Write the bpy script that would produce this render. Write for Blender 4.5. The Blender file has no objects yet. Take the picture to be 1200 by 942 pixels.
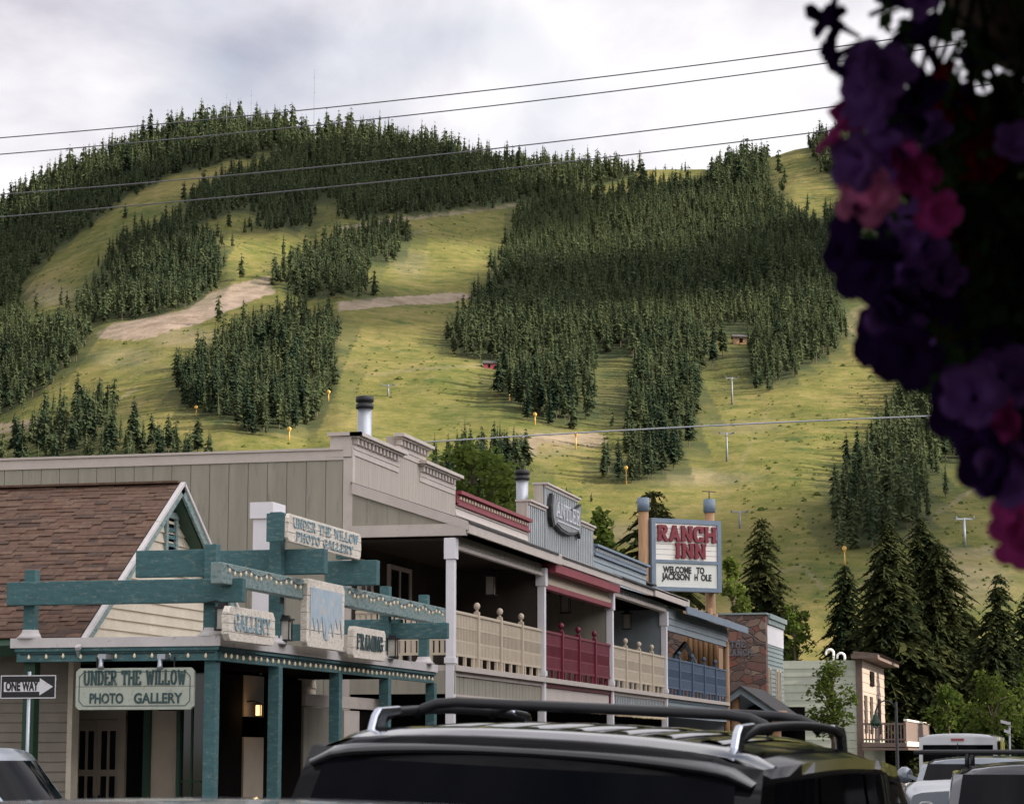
import bpy, bmesh, math, random
import numpy as np
from mathutils import Vector, Matrix
R = math.radians
rnd = random.Random(7)
SC = bpy.context.scene
COL = SC.collection

# ------------------------------------------------------------------ camera
F, CX, CY, HOR = 2800.0, 600.0, 471.0, 884.0      # photo is 1200 x 942
YAW = R(13.9)                                      # camera looks left of the street axis (+Y)
PITCH = math.atan((HOR - CY) / F)
EYE = np.array([0, 0, 1.75])
fw = np.array([-math.sin(YAW) * math.cos(PITCH), math.cos(YAW) * math.cos(PITCH), math.sin(PITCH)])
rt = np.array([math.cos(YAW), math.sin(YAW), 0.0])
up = np.cross(rt, fw)
cam_d = bpy.data.cameras.new('camera'); cam = bpy.data.objects.new('camera', cam_d); COL.objects.link(cam)
cam_d.sensor_width = 36.0; cam_d.lens = F / 1200 * 36; cam_d.clip_start = 0.1; cam_d.clip_end = 30000
M4 = Matrix((( rt[0], up[0], -fw[0], EYE[0]), (rt[1], up[1], -fw[1], EYE[1]), (rt[2], up[2], -fw[2], EYE[2]), (0, 0, 0, 1)))
cam.matrix_world = M4
SC.camera = cam
cam_d.dof.use_dof = True; cam_d.dof.focus_distance = 48.0; cam_d.dof.aperture_fstop = 9.5

# ------------------------------------------------------------------ light
SUN_AZ = R(106) - YAW         # heading from +Y towards +X (camera heading + 106 deg)
SUN_EL = R(27)
sun_dir = Vector((math.sin(SUN_AZ) * math.cos(SUN_EL), math.cos(SUN_AZ) * math.cos(SUN_EL), math.sin(SUN_EL)))
sd = bpy.data.lights.new('sun', 'SUN'); sd.energy = 5.0; sd.angle = R(0.6); sd.color = (1.0, 0.90, 0.74)
sun = bpy.data.objects.new('sun', sd); COL.objects.link(sun)
sun.rotation_euler = sun_dir.to_track_quat('Z', 'Y').to_euler()

SC.view_settings.view_transform = 'Standard'; SC.view_settings.look = 'None'
SC.view_settings.gamma = 1.0; SC.view_settings.use_curve_mapping = False
SC.view_settings.exposure = 1.15

W = bpy.data.worlds.new('World'); SC.world = W; W.use_nodes = True
nt = W.node_tree; nt.nodes.clear()
def N(t, kind, **kw):
    n = t.nodes.new(kind)
    for k, v in kw.items():
        if k[0] == '_': setattr(n, k[1:], v)
        else: n.inputs[k.replace('__', ' ')].default_value = v
    return n
sky = N(nt, 'ShaderNodeTexSky', _sky_type='NISHITA', _sun_disc=False, _sun_elevation=SUN_EL, _sun_rotation=SUN_AZ)
tc = N(nt, 'ShaderNodeTexCoord')
mp = N(nt, 'ShaderNodeMapping'); mp.inputs['Scale'].default_value = (1.0, 1.0, 1.5)
nt.links.new(tc.outputs['Generated'], mp.inputs['Vector'])
n1 = N(nt, 'ShaderNodeTexNoise', Scale=7.5, Detail=9.0, Roughness=0.52, Distortion=0.25)
n2 = N(nt, 'ShaderNodeTexNoise', Scale=3.2, Detail=4.0, Roughness=0.5)
nt.links.new(mp.outputs[0], n1.inputs['Vector']); nt.links.new(mp.outputs[0], n2.inputs['Vector'])
cov = N(nt, 'ShaderNodeMapRange'); cov.inputs['From Min'].default_value = 0.24; cov.inputs['From Max'].default_value = 0.44
nt.links.new(n2.outputs[0], cov.inputs['Value'])
cr = N(nt, 'ShaderNodeValToRGB')
cr.color_ramp.elements[0].position = 0.34; cr.color_ramp.elements[0].color = (5.1, 4.9, 5.55, 1)
cr.color_ramp.elements[1].position = 0.58; cr.color_ramp.elements[1].color = (8.4, 8.25, 8.45, 1)
nt.links.new(n1.outputs[0], cr.inputs[0])
# clouds are brighter on the side of the sun
nd = N(nt, 'ShaderNodeVectorMath', _operation='DOT_PRODUCT'); nd.inputs[1].default_value = sun_dir
nrm = N(nt, 'ShaderNodeVectorMath', _operation='NORMALIZE')
nt.links.new(tc.outputs['Generated'], nrm.inputs[0]); nt.links.new(nrm.outputs[0], nd.inputs[0])
gl = N(nt, 'ShaderNodeMapRange'); gl.inputs['From Min'].default_value = 0.30; gl.inputs['From Max'].default_value = 1.0
gl.inputs['To Min'].default_value = 1.0; gl.inputs['To Max'].default_value = 3.2
nt.links.new(nd.outputs['Value'], gl.inputs['Value'])
ml = N(nt, 'ShaderNodeVectorMath', _operation='SCALE')
nt.links.new(cr.outputs[0], ml.inputs[0]); nt.links.new(gl.outputs[0], ml.inputs['Scale'])
mx = N(nt, 'ShaderNodeMix', _data_type='RGBA')
nt.links.new(cov.outputs[0], mx.inputs[0]); nt.links.new(sky.outputs[0], mx.inputs[6]); nt.links.new(ml.outputs[0], mx.inputs[7])
bg = N(nt, 'ShaderNodeBackground', Strength=0.058)
nt.links.new(mx.outputs[2], bg.inputs[0])
wo = N(nt, 'ShaderNodeOutputWorld'); nt.links.new(bg.outputs[0], wo.inputs[0])

# ------------------------------------------------------------------ helpers
def ray(px, py): return fw + rt * (px - CX) / F - up * (py - CY) / F
def onX(px, py, X): d = ray(px, py); return EYE + d * (X / d[0])
def onY(px, py, Y): d = ray(px, py); return EYE + d * (Y / d[1])
def onD(px, py, D): return EYE + ray(px, py) * D
def ab(a, b, z=0.0): return np.array([a * math.cos(YAW) - b * math.sin(YAW), a * math.sin(YAW) + b * math.cos(YAW), z])

MATS = {}
def srgb(r, g, b):
    f = lambda c: (c / 255 / 12.92) if c / 255 <= 0.04045 else ((c / 255 + 0.055) / 1.055) ** 2.4
    return (f(r), f(g), f(b))
def mat(name, col, rough=0.7, var=0.18, vs=3.0, wear=None, wamt=0.5, ws=9.0, stretch=(1, 1, 1), bump=0.0, bs=60.0,
        metal=0.0, coat=0.0, spec=0.5, emit=None, es=0.0, objvar=0.0, hue=None):
    m = bpy.data.materials.new(name); m.use_nodes = True
    t = m.node_tree; t.nodes.clear()
    o = N(t, 'ShaderNodeOutputMaterial'); p = N(t, 'ShaderNodeBsdfPrincipled', Roughness=rough, Metallic=metal)
    p.inputs['Specular IOR Level'].default_value = spec; p.inputs['Coat Weight'].default_value = coat
    p.inputs['Coat Roughness'].default_value = 0.05
    t.links.new(p.outputs[0], o.inputs[0])
    c = N(t, 'ShaderNodeTexCoord'); mpn = N(t, 'ShaderNodeMapping'); mpn.inputs['Scale'].default_value = stretch
    t.links.new(c.outputs['Object'], mpn.inputs[0])
    nz = N(t, 'ShaderNodeTexNoise', Scale=vs, Detail=6.0, Roughness=0.65); t.links.new(mpn.outputs[0], nz.inputs['Vector'])
    rp = N(t, 'ShaderNodeValToRGB')
    rp.color_ramp.elements[0].position = 0.3; rp.color_ramp.elements[1].position = 0.7
    c2 = hue if hue else tuple(x * (1 + var) for x in col)
    rp.color_ramp.elements[0].color = (*[x * (1 - var) for x in col], 1); rp.color_ramp.elements[1].color = (*c2, 1)
    t.links.new(nz.outputs[0], rp.inputs[0]); last = rp.outputs[0]
    if wear:
        nw = N(t, 'ShaderNodeTexNoise', Scale=ws, Detail=8.0, Roughness=0.75); t.links.new(mpn.outputs[0], nw.inputs['Vector'])
        mr = N(t, 'ShaderNodeMapRange'); mr.inputs['From Min'].default_value = 0.72 - wamt * 0.4; mr.inputs['From Max'].default_value = 0.80 - wamt * 0.4
        t.links.new(nw.outputs[0], mr.inputs[0])
        mm = N(t, 'ShaderNodeMix', _data_type='RGBA'); t.links.new(mr.outputs[0], mm.inputs[0])
        t.links.new(last, mm.inputs[6]); mm.inputs[7].default_value = (*wear, 1); last = mm.outputs[2]
    if objvar:
        oi = N(t, 'ShaderNodeObjectInfo'); mr2 = N(t, 'ShaderNodeMapRange'); mr2.inputs['To Min'].default_value = 1 - objvar; mr2.inputs['To Max'].default_value = 1 + objvar
        t.links.new(oi.outputs['Random'], mr2.inputs[0])
        vm = N(t, 'ShaderNodeVectorMath', _operation='SCALE'); t.links.new(last, vm.inputs[0]); t.links.new(mr2.outputs[0], vm.inputs['Scale']); last = vm.outputs[0]
    t.links.new(last, p.inputs['Base Color'])
    if bump:
        nb = N(t, 'ShaderNodeTexNoise', Scale=bs, Detail=5.0, Roughness=0.6); t.links.new(mpn.outputs[0], nb.inputs['Vector'])
        bn = N(t, 'ShaderNodeBump', Strength=bump, Distance=0.02); t.links.new(nb.outputs[0], bn.inputs['Height'])
        t.links.new(bn.outputs[0], p.inputs['Normal'])
    if emit:
        p.inputs['Emission Color'].default_value = (*emit, 1); p.inputs['Emission Strength'].default_value = es
    MATS[name] = m
    return m

class MB:
    """collects faces, then links them as ONE mesh object"""
    def __init__(s): s.v = []; s.f = []; s.m = []; s.sm = []
    def poly(s, pts, m=0, smooth=False):
        i = len(s.v); s.v += [tuple(map(float, p)) for p in pts]; s.f.append(tuple(range(i, i + len(pts)))); s.m.append(m); s.sm.append(smooth)
    def box(s, x0, x1, y0, y1, z0, z1, m=0):
        if x0 > x1: x0, x1 = x1, x0
        if y0 > y1: y0, y1 = y1, y0
        if z0 > z1: z0, z1 = z1, z0
        i = len(s.v)
        s.v += [(x0, y0, z0), (x1, y0, z0), (x1, y1, z0), (x0, y1, z0), (x0, y0, z1), (x1, y0, z1), (x1, y1, z1), (x0, y1, z1)]
        for q in ((0, 3, 2, 1), (4, 5, 6, 7), (0, 1, 5, 4), (1, 2, 6, 5), (2, 3, 7, 6), (3, 0, 4, 7)):
            s.f.append(tuple(i + k for k in q)); s.m.append(m); s.sm.append(False)
        return s
    def obox(s, o, ax, ay, az, m=0):
        """box from corner o with edge vectors"""
        o, ax, ay, az = map(np.array, (o, ax, ay, az)); i = len(s.v)
        s.v += [tuple(map(float, p)) for p in (o, o + ax, o + ax + ay, o + ay, o + az, o + ax + az, o + ax + ay + az, o + ay + az)]
        for q in ((0, 3, 2, 1), (4, 5, 6, 7), (0, 1, 5, 4), (1, 2, 6, 5), (2, 3, 7, 6), (3, 0, 4, 7)):
            s.f.append(tuple(i + k for k in q)); s.m.append(m); s.sm.append(False)
        return s
    def prism(s, pts, d, m=0):
        """polygon pts extruded along vector d"""
        pts = [np.array(p, float) for p in pts]; d = np.array(d, float); n = len(pts); i = len(s.v)
        s.v += [tuple(p) for p in pts] + [tuple(p + d) for p in pts]
        s.f.append(tuple(range(i, i + n))[::-1]); s.f.append(tuple(range(i + n, i + 2 * n)))
        for k in range(n): s.f.append((i + k, i + (k + 1) % n, i + n + (k + 1) % n, i + n + k))
        s.m += [m] * (n + 2); s.sm += [False] * (n + 2)
        return s
    def tube(s, pts, r, n=8, m=0, cap=True):
        pts = [Vector(p) for p in pts]; rs = r if isinstance(r, (list, tuple)) else [r] * len(pts)
        i = len(s.v); u = None
        for k, p in enumerate(pts):
            d = (pts[min(k + 1, len(pts) - 1)] - pts[max(k - 1, 0)]).normalized()
            if u is None: u = d.orthogonal().normalized()
            u = (u - d * u.dot(d)).normalized(); w = d.cross(u)
            for j in range(n):
                a = 2 * math.pi * j / n; s.v.append(tuple(p + (u * math.cos(a) + w * math.sin(a)) * rs[k]))
        for k in range(len(pts) - 1):
            for j in range(n):
                s.f.append((i + k * n + j, i + k * n + (j + 1) % n, i + (k + 1) * n + (j + 1) % n, i + (k + 1) * n + j)); s.m.append(m); s.sm.append(True)
        if cap:
            s.f.append(tuple(i + j for j in range(n))[::-1]); s.f.append(tuple(i + (len(pts) - 1) * n + j for j in range(n))); s.m += [m, m]; s.sm += [False, False]
        return s
    def lathe(s, c, prof, n=12, m=0, axis='z'):
        i = len(s.v); c = np.array(c, float)
        for (r, h) in prof:
            for j in range(n):
                a = 2 * math.pi * j / n; x, y = r * math.cos(a), r * math.sin(a)
                q = {'z': (x, y, h), 'x': (h, x, y), 'y': (x, h, y)}[axis]
                s.v.append(tuple(c + np.array(q)))
        for k in range(len(prof) - 1):
            for j in range(n):
                s.f.append((i + k * n + j, i + k * n + (j + 1) % n, i + (k + 1) * n + (j + 1) % n, i + (k + 1) * n + j)); s.m.append(m); s.sm.append(True)
        s.f.append(tuple(i + j for j in range(n))[::-1]); s.f.append(tuple(i + (len(prof) - 1) * n + j for j in range(n))); s.m += [m, m]; s.sm += [False, False]
        return s
    def grid(s, g, m=0, smooth=True, flip=False):
        g = np.array(g, float); a, b = g.shape[:2]; i = len(s.v); s.v += [tuple(p) for p in g.reshape(-1, 3)]
        for r_ in range(a - 1):
            for c in range(b - 1):
                q = (i + r_ * b + c, i + r_ * b + c + 1, i + (r_ + 1) * b + c + 1, i + (r_ + 1) * b + c)
                s.f.append(q[::-1] if flip else q); s.m.append(m); s.sm.append(smooth)
        return s
    def build(s, name, mats, parent=None, bevel=0.0, fixn=False):
        me = bpy.data.meshes.new(name); me.from_pydata(s.v, [], s.f)
        for q in (mats if isinstance(mats, (list, tuple)) else [mats]): me.materials.append(q)
        me.polygons.foreach_set('material_index', s.m); me.polygons.foreach_set('use_smooth', s.sm); me.update()
        if fixn:
            bm = bmesh.new(); bm.from_mesh(me); bmesh.ops.remove_doubles(bm, verts=bm.verts, dist=1e-5); bmesh.ops.recalc_face_normals(bm, faces=bm.faces); bm.to_mesh(me); bm.free()
        o = bpy.data.objects.new(name, me); COL.objects.link(o)
        if parent: o.parent = parent
        if bevel:
            b = o.modifiers.new('bevel', 'BEVEL'); b.width = bevel; b.segments = 2; b.limit_method = 'ANGLE'
        return o

def tag(o, label=None, cat=None, group=None, kind=None):
    if label: o['label'] = label
    if cat: o['category'] = cat
    if group: o['group'] = group
    if kind: o['kind'] = kind
    return o
def thing(name, label, cat, group=None, loc=(0, 0, 0), rz=0.0):
    o = bpy.data.objects.new(name, None); COL.objects.link(o); o.empty_display_size = 0.2
    o.location = loc; o.rotation_euler.z = rz
    return tag(o, label, cat, group)
def copy_part(o, parent, **kw):
    c = o.copy(); COL.objects.link(c); c.parent = parent
    for k, v in kw.items(): setattr(c, k, v)
    return c

# lap siding: wedge boards between z0 and z1; ext(z) gives the run (a0, a1); face towards -Y ('y') or +X ('x')
def lap(mb, face, plane, z0, z1, pitch, ext, m=0, out=0.034):
    z = z0
    while z < z1 - 1e-4:
        zt = min(z + pitch, z1); a0, a1 = ext(z); b0, b1 = ext(zt)
        if a1 - a0 > 0.03:
            if b1 - b0 < 0.02: b0 = b1 = (b0 + b1) / 2; b0 -= .01; b1 += .01
            def P(a, d, zz): return (a, plane - d, zz) if face == 'y' else (plane + d, a, zz)
            i = len(mb.v)
            mb.v += [P(a0, 0, z), P(a1, 0, z), P(a1, out, z), P(a0, out, z), P(b0, 0, zt), P(b1, 0, zt), P(b1, .004, zt), P(b0, .004, zt)]
            for q in ((0, 3, 2, 1), (4, 5, 6, 7), (0, 1, 5, 4), (1, 2, 6, 5), (2, 3, 7, 6), (3, 0, 4, 7)):
                mb.f.append(tuple(i + k for k in q)); mb.m.append(m); mb.sm.append(False)
        z = zt
# vertical boards with open grooves in front of a backing
def boards(mb, face, plane, a0, a1, z0, z1, pitch, gap=0.015, th=0.02, m=0, top=None):
    a = a0
    while a < a1 - 1e-3:
        b = min(a + pitch, a1); zt = top((a + b) / 2) if top else z1
        if face == 'y': mb.box(a, b - gap, plane - th, plane, z0, zt, m)
        else: mb.box(plane, plane + th, a, b - gap, z0, zt, m)
        a = b
def battens(mb, face, plane, a0, a1, z0, z1, pitch, w=0.05, th=0.025, m=0, top=None):
    k = 0; a = a0
    while a <= a1 - w:
        zt = top(a) if top else z1
        if face == 'y': mb.box(a, a + w, plane - th, plane, z0, zt, m)
        else: mb.box(plane, plane + th, a, a + w, z0, zt, m)
        a += pitch

# ------------------------------------------------------------------ lettering
def text_mesh(name, s, size, m, parent, origin, ax, ay, bold=0.0, depth=0.01, width=None, spacing=1.0):
    """sans lettering; ax, ay = unit directions of the writing; origin = lower left; width squeezes to fit"""
    cu = bpy.data.curves.new('tmp', 'FONT'); cu.body = s; cu.size = size; cu.offset = bold; cu.extrude = depth / 2; cu.space_character = spacing
    cu.resolution_u = 3
    to = bpy.data.objects.new('tmp', cu); COL.objects.link(to)
    dg = bpy.context.evaluated_depsgraph_get(); dg.update()
    me = bpy.data.meshes.new_from_object(to.evaluated_get(dg)); bpy.data.objects.remove(to)
    n = len(me.vertices); co = np.zeros(n * 3); me.vertices.foreach_get('co', co); co = co.reshape(-1, 3)
    if width:
        x0, x1 = co[:, 0].min(), co[:, 0].max(); co[:, 0] = (co[:, 0] - x0) * width / (x1 - x0)
    ax, ay = np.array(ax, float), np.array(ay, float); az = np.cross(ax, ay)
    co = np.array(origin)[None] + co[:, :1] * ax + co[:, 1:2] * ay + (co[:, 2:3] + depth / 2) * az
    me.vertices.foreach_set('co', co.reshape(-1)); me.update(); me.name = name
    me.materials.clear(); me.materials.append(m)
    o = bpy.data.objects.new(name, me); COL.objects.link(o); o.parent = parent
    return o
def A(cx, cy, rx, ry, a0, a1, n=7): return [(cx + rx * math.cos(R(a0 + (a1 - a0) * i / n)), cy + ry * math.sin(R(a0 + (a1 - a0) * i / n))) for i in range(n + 1)]
# slab-serif stroke letters: (advance, strokes, serif bars (x0, x1, y))
SLAB = {
 'R': (.78, [[(.14, 0), (.14, 1)], [(.14, .96), (.40, .96)] + A(.40, .74, .20, .22, 90, -90) + [(.14, .52)], [(.36, .5), (.62, 0)]], [(0, .3, 0), (0, .2, 1), (.5, .78, 0)]),
 'A': (.82, [[(.12, 0), (.40, 1)], [(.40, 1), (.68, 0)], [(.24, .34), (.58, .34)]], [(0, .27, 0), (.54, .82, 0), (.28, .52, 1)]),
 'N': (.84, [[(.14, 0), (.14, 1)], [(.14, 1), (.68, 0)], [(.68, 0), (.68, 1)]], [(0, .28, 0), (0, .2, 1), (.54, .84, 1)]),
 'C': (.76, [A(.40, .5, .30, .47, 55, 305, 14), [(.60, .62), (.60, .98)], [(.60, .02), (.60, .30)]], []),
 'H': (.86, [[(.14, 0), (.14, 1)], [(.70, 0), (.70, 1)], [(.14, .5), (.70, .5)]], [(0, .28, 0), (0, .28, 1), (.56, .86, 0), (.56, .86, 1)]),
 'I': (.40, [[(.20, 0), (.20, 1)]], [(.03, .37, 0), (.03, .37, 1)]),
 'U': (.84, [[(.14, 1), (.14, .3)] + A(.41, .3, .27, .28, 180, 360) + [(.68, 1)]], [(0, .28, 1), (.54, .84, 1)]),
 'D': (.80, [[(.14, 0), (.14, 1)], [(.14, .97), (.36, .97)] + A(.36, .5, .30, .47, 90, -90, 9) + [(.14, .03)]], [(0, .2, 0), (0, .2, 1)]),
 'E': (.74, [[(.14, 0), (.14, 1)], [(.14, .97), (.62, .97)], [(.14, .5), (.48, .5)], [(.14, .03), (.64, .03)], [(.60, .76), (.60, 1)], [(.62, 0), (.62, .24)]], [(0, .2, 0), (0, .2, 1)]),
 'T': (.76, [[(.38, 0), (.38, 1)], [(.06, .97), (.70, .97)], [(.09, .74), (.09, 1)], [(.67, .74), (.67, 1)]], [(.22, .54, 0)]),
 'W': (1.04, [[(.12, 1), (.32, 0)], [(.32, 0), (.52, .9)], [(.52, .9), (.72, 0)], [(.72, 0), (.92, 1)]], [(0, .26, 1), (.78, 1.04, 1)]),
 'L': (.70, [[(.14, 0), (.14, 1)], [(.14, .03), (.60, .03)], [(.58, 0), (.58, .28)]], [(0, .28, 1), (0, .2, 0)]),
 'O': (.80, [A(.40, .5, .30, .47, 0, 360, 16)], []),
 'G': (.82, [A(.40, .5, .30, .47, 50, 330, 14), [(.66, .1), (.66, .44)], [(.60, .64), (.60, .98)]], [(.46, .82, .44)]),
 'Y': (.82, [[(.12, 1), (.40, .46)], [(.68, 1), (.40, .46)], [(.40, .46), (.40, 0)]], [(0, .25, 1), (.55, .82, 1), (.26, .54, 0)]),
 'F': (.70, [[(.14, 0), (.14, 1)], [(.14, .97), (.62, .97)], [(.14, .5), (.46, .5)], [(.60, .74), (.60, 1)]], [(0, .28, 0), (0, .2, 1)]),
 'M': (.98, [[(.14, 0), (.14, 1)], [(.14, 1), (.48, .1)], [(.48, .1), (.82, 1)], [(.82, 0), (.82, 1)]], [(0, .28, 0), (.68, .98, 0), (0, .16, 1), (.80, .98, 1)]),
 'P': (.74, [[(.14, 0), (.14, 1)], [(.14, .97), (.38, .97)] + A(.38, .73, .24, .24, 90, -90) + [(.14, .49)]], [(0, .28, 0), (0, .2, 1)]),
 ' ': (.45, [], []),
}
def slab_text(name, s, m, parent, origin, ax, ay, width, height, *a, **k):
    """one part per word"""
    adv = [SLAB[c][0] + .07 for c in s]; kx = width / (sum(adv) - .07); x = 0.0; o = None; pos = 0
    for wd in s.split(' '):
        wa = sum(SLAB[c][0] + .07 for c in wd) - .07
        o = slab_word(name, wd, m, parent, np.array(origin, float) + np.array(ax, float) * x * kx, ax, ay, wa * kx, height, *a, **k)
        x += wa + .07 + SLAB[' '][0] + .07
    return o
def slab_word(name, s, m, parent, origin, ax, ay, width, height, stroke=.15, depth=.012, serif=.11):
    adv = [SLAB[c][0] + .07 for c in s]; tot = sum(adv) - .07
    kx = width / tot; mb = MB(); ax, ay = np.array(ax, float), np.array(ay, float); az = np.cross(ax, ay); o = np.array(origin, float)
    x = 0.0; k = 0
    def P(u, v, w): return o + ax * (u * kx) + ay * (v * height) + az * w
    for c, a in zip(s, adv):
        _, strokes, serifs = SLAB[c]
        for st in strokes:
            for (p, q) in zip(st[:-1], st[1:]):
                d = np.array([(q[0] - p[0]) * kx, (q[1] - p[1]) * height]); l = np.hypot(*d)
                if l < 1e-6: continue
                d /= l; n = np.array([-d[1], d[0]]) * stroke * height / 2; e = d * stroke * height * .12; k += 1
                dd = depth + (k % 9) * .0004
                c4 = [(-n - e, p), (n - e, p), (n + e, q), (-n + e, q)]
                pts = []
                for off, b in c4:
                    u = x + b[0] + off[0] / kx; v = min(max(b[1] + off[1] / height, -.01), 1.01)
                    pts.append(P(u, v, 0))
                mb.prism(pts, az * dd)
        for (x0, x1, y) in serifs:
            k += 1; y0, y1 = (y, y + serif) if y < .3 else ((y - serif, y) if y > .8 else (y - serif / 2, y + serif / 2))
            mb.prism([P(x + x0, y0, 0), P(x + x1, y0, 0), P(x + x1, y1, 0), P(x + x0, y1, 0)], az * (depth + .0042 + (k % 7) * .0004))
        x += a
    return mb.build(name, m, parent)

# ------------------------------------------------------------------ setting: ground, street
m_asph = mat('asphalt', (.05, .05, .052), .85, .25, 8, bump=.4, bs=90)
m_land = mat('dry_ground', (.10, .10, .045), .95, .35, .15)
m_conc = mat('concrete', (.30, .29, .27), .85, .2, 4, bump=.3)
g = MB(); g.box(-6000, 6000, -2500, 9000, -3.0, -0.06); tag(g.build('ground', m_land), kind='structure')
# crowned main street running along Y and the one way cross street along X
mb = MB(); prof = [(-11.4, 0), (-9, .13), (-6.5, .20), (-4, .13), (-1.0, 0)]
for (x0, z0), (x1, z1) in zip(prof[:-1], prof[1:]): mb.poly([(x0, 3.2, z0), (x1, 3.2, z1), (x1, 230, z1), (x0, 230, z0)])
tag(mb.build('main_street', m_asph), kind='structure')
mb = MB(); mb.box(-90, -11.42, 20.5, 29.6, -.058, 0.0); tag(mb.build('cross_street', m_asph), kind='structure')
mb = MB(); mb.box(-90, -11.42, 29.62, 34.0, -.055, .14); mb.box(-14.9, -11.42, 34.02, 160, -.055, .14)
tag(mb.build('sidewalk', m_conc), kind='structure')

# ------------------------------------------------------------------ hill
HB0, HBR = 470.0, 1720.0
RIDGE = [(-700, 420), (-200, 320), (0, 252), (60, 215), (130, 182), (200, 160), (270, 146), (330, 150), (365, 166), (400, 158), (480, 176), (560, 190),
         (640, 200), (700, 206), (760, 198), (830, 199), (880, 190), (930, 176), (1000, 166), (1100, 150), (1300, 130), (1900, 90)]
rx_, ry_ = np.array([p[0] for p in RIDGE], float), np.array([p[1] for p in RIDGE], float)
def vnoise(x, y, seed):
    def h(i, j):
        n = (i * 374761393 + j * 668265263 + seed * 974634777) & 0x7fffffff
        n = ((n ^ (n >> 13)) * 1274126177) & 0x7fffffff
        return ((n ^ (n >> 16)) & 0xffff) / 65535.0
    xi, yi = np.floor(x).astype(np.int64), np.floor(y).astype(np.int64); fx, fy = x - xi, y - yi
    fx = fx * fx * (3 - 2 * fx); fy = fy * fy * (3 - 2 * fy)
    return (h(xi, yi) * (1 - fx) + h(xi + 1, yi) * fx) * (1 - fy) + (h(xi, yi + 1) * (1 - fx) + h(xi + 1, yi + 1) * fx) * fy
def fbm(x, y, seed, n=4):
    s = 0; a = .5
    for k in range(n): s = s + a * vnoise(x * 2 ** k, y * 2 ** k, seed + k); a *= .5
    return s / (1 - .5 ** n)
def hill_z(a, b):
    px = CX + F * a / (b * 1.03)
    y = np.interp(px, rx_, ry_)
    tz = np.tan(PITCH + np.arctan((CY - y) / F))
    zr = tz * HBR + 1.75
    s = (b - HB0) / (HBR - HB0); sc = np.clip(s, 0, 1)
    z = zr * sc ** 1.12
    z = np.where(s > 1, zr * (1 - .55 * (s - 1) - 1.2 * (s - 1) ** 2), z)
    amp = 4 * sc * np.clip(1.02 - sc, 0, 1)
    z = z + amp * (34 * (fbm(a / 260 + 5, b / 420, 3) - .5) + 9 * (fbm(a / 60, b / 90, 11) - .5)) + sc * 1.6 * (fbm(a / 14, b / 18, 21) - .5)
    return np.where(s < 0, -.5 + 4 * s, z)
def world_ab(a, b, z):
    return np.stack([a * math.cos(YAW) - b * math.sin(YAW), a * math.sin(YAW) + b * math.cos(YAW), z], -1)
def project(P):
    q = P - EYE; d = q @ fw
    return CX + F * (q @ rt) / d, CY - F * (q @ up) / d, d
def inpoly(px, py, poly):
    poly = np.array(poly, float); n = len(poly); c = np.zeros(px.shape, bool); j = n - 1
    for i in range(n):
        xi, yi = poly[i]; xj, yj = poly[j]
        if yi != yj: c ^= ((yi > py) != (yj > py)) & (px < (xj - xi) * (py - yi) / (yj - yi) + xi)
        j = i
    return c
def pp(s): return [tuple(map(float, q.split(','))) for q in s.split()]
FOREST = [pp(s) for s in (
 '-900,520 -300,330 0,200 60,170 130,150 200,120 270,100 345,110 350,160 335,172 290,185 262,193 240,197 200,207 147,230 110,263 80,283 33,323 20,350 26,362 60,362 110,366 113,380 97,412 80,432 63,452 33,472 0,488 -300,580',
 '167,255 187,250 227,253 263,278 264,330 247,350 227,367 203,377 180,369 147,378 113,380 67,366 100,330 130,290 133,277',
 '335,90 400,90 520,110 600,130 700,140 738,150 738,206 715,216 690,217 620,234 593,239 547,245 497,252 457,254 413,257 392,262 367,240 367,266 333,271 283,277 267,258 240,262 200,262 190,250 230,213 262,193 300,183 340,165',
 '607,233 640,216 700,216 737,206 760,203 830,203 862,150 895,150 900,205 928,238 955,247 985,230 1010,260 1020,340 990,360 990,398 950,400 905,395 862,384 850,388 818,412 790,400 760,404 732,410 708,426 696,438 706,462 687,496 648,498 624,493 600,484 582,468 582,424 537,419 525,406 523,390 530,367 557,347 567,327 580,303 593,277 603,257',
 '736,372 790,365 826,385 822,440 819,470 813,500 804,532 792,556 759,566 711,563 711,526 735,507 741,487 741,450 736,428',
 '878,362 990,362 990,392 983,417 951,427 937,445 916,450 899,461 881,457',
 '942,160 1000,110 1300,80 1300,330 1060,330 1010,250 985,215 960,195',
 '1095,375 1053,420 1044,455 1034,485 1010,515 982,555 974,605 976,648 1025,648 1088,620 1095,571 1102,550 1130,543 1158,532 1300,540 1300,350',
 '204,430 230,398 262,376 300,358 333,352 392,352 402,385 393,417 392,460 367,499 300,512 280,505 233,485 213,472',
 '318,318 330,298 367,280 380,268 457,248 476,248 480,285 467,302 433,315 436,342 423,354 393,352 323,343',
 '5,505 45,470 60,462 128,462 134,485 150,492 245,494 247,545 240,560 0,560',
 '490,508 612,508 618,605 560,610 520,590',
)]
GAPS = [pp(s) for s in ('238,268 258,254 300,240 306,262 264,280', '366,268 368,240 384,222 392,236 400,262', '284,226 302,212 306,222 292,232', '140,345 118,372 100,362 120,340', '688,470 700,430 738,404 742,440 730,500 700,505', '822,440 826,418 850,404 872,420 872,455 840,462')]
ROAD = [(pp(s), w) for s, w in (
 ('112,390 133,380 180,371 213,363 247,345 267,335 317,323 322,343 300,352 260,368 240,378 205,386 160,398 113,396', 1.0),
 ('393,353 433,350 480,348 530,344 562,343 556,350 530,356 480,358 430,362 394,364', .8),
 ('612,510 700,507 716,515 700,523 632,519 628,535 612,530', .75),
 ('985,368 1050,340 1060,400 1010,418 995,400', .35),
 ('-40,500 45,491 48,498 0,508 -40,512', .7),
 ('1105,640 1165,640 1168,652 1110,656', .35),
)]
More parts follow.
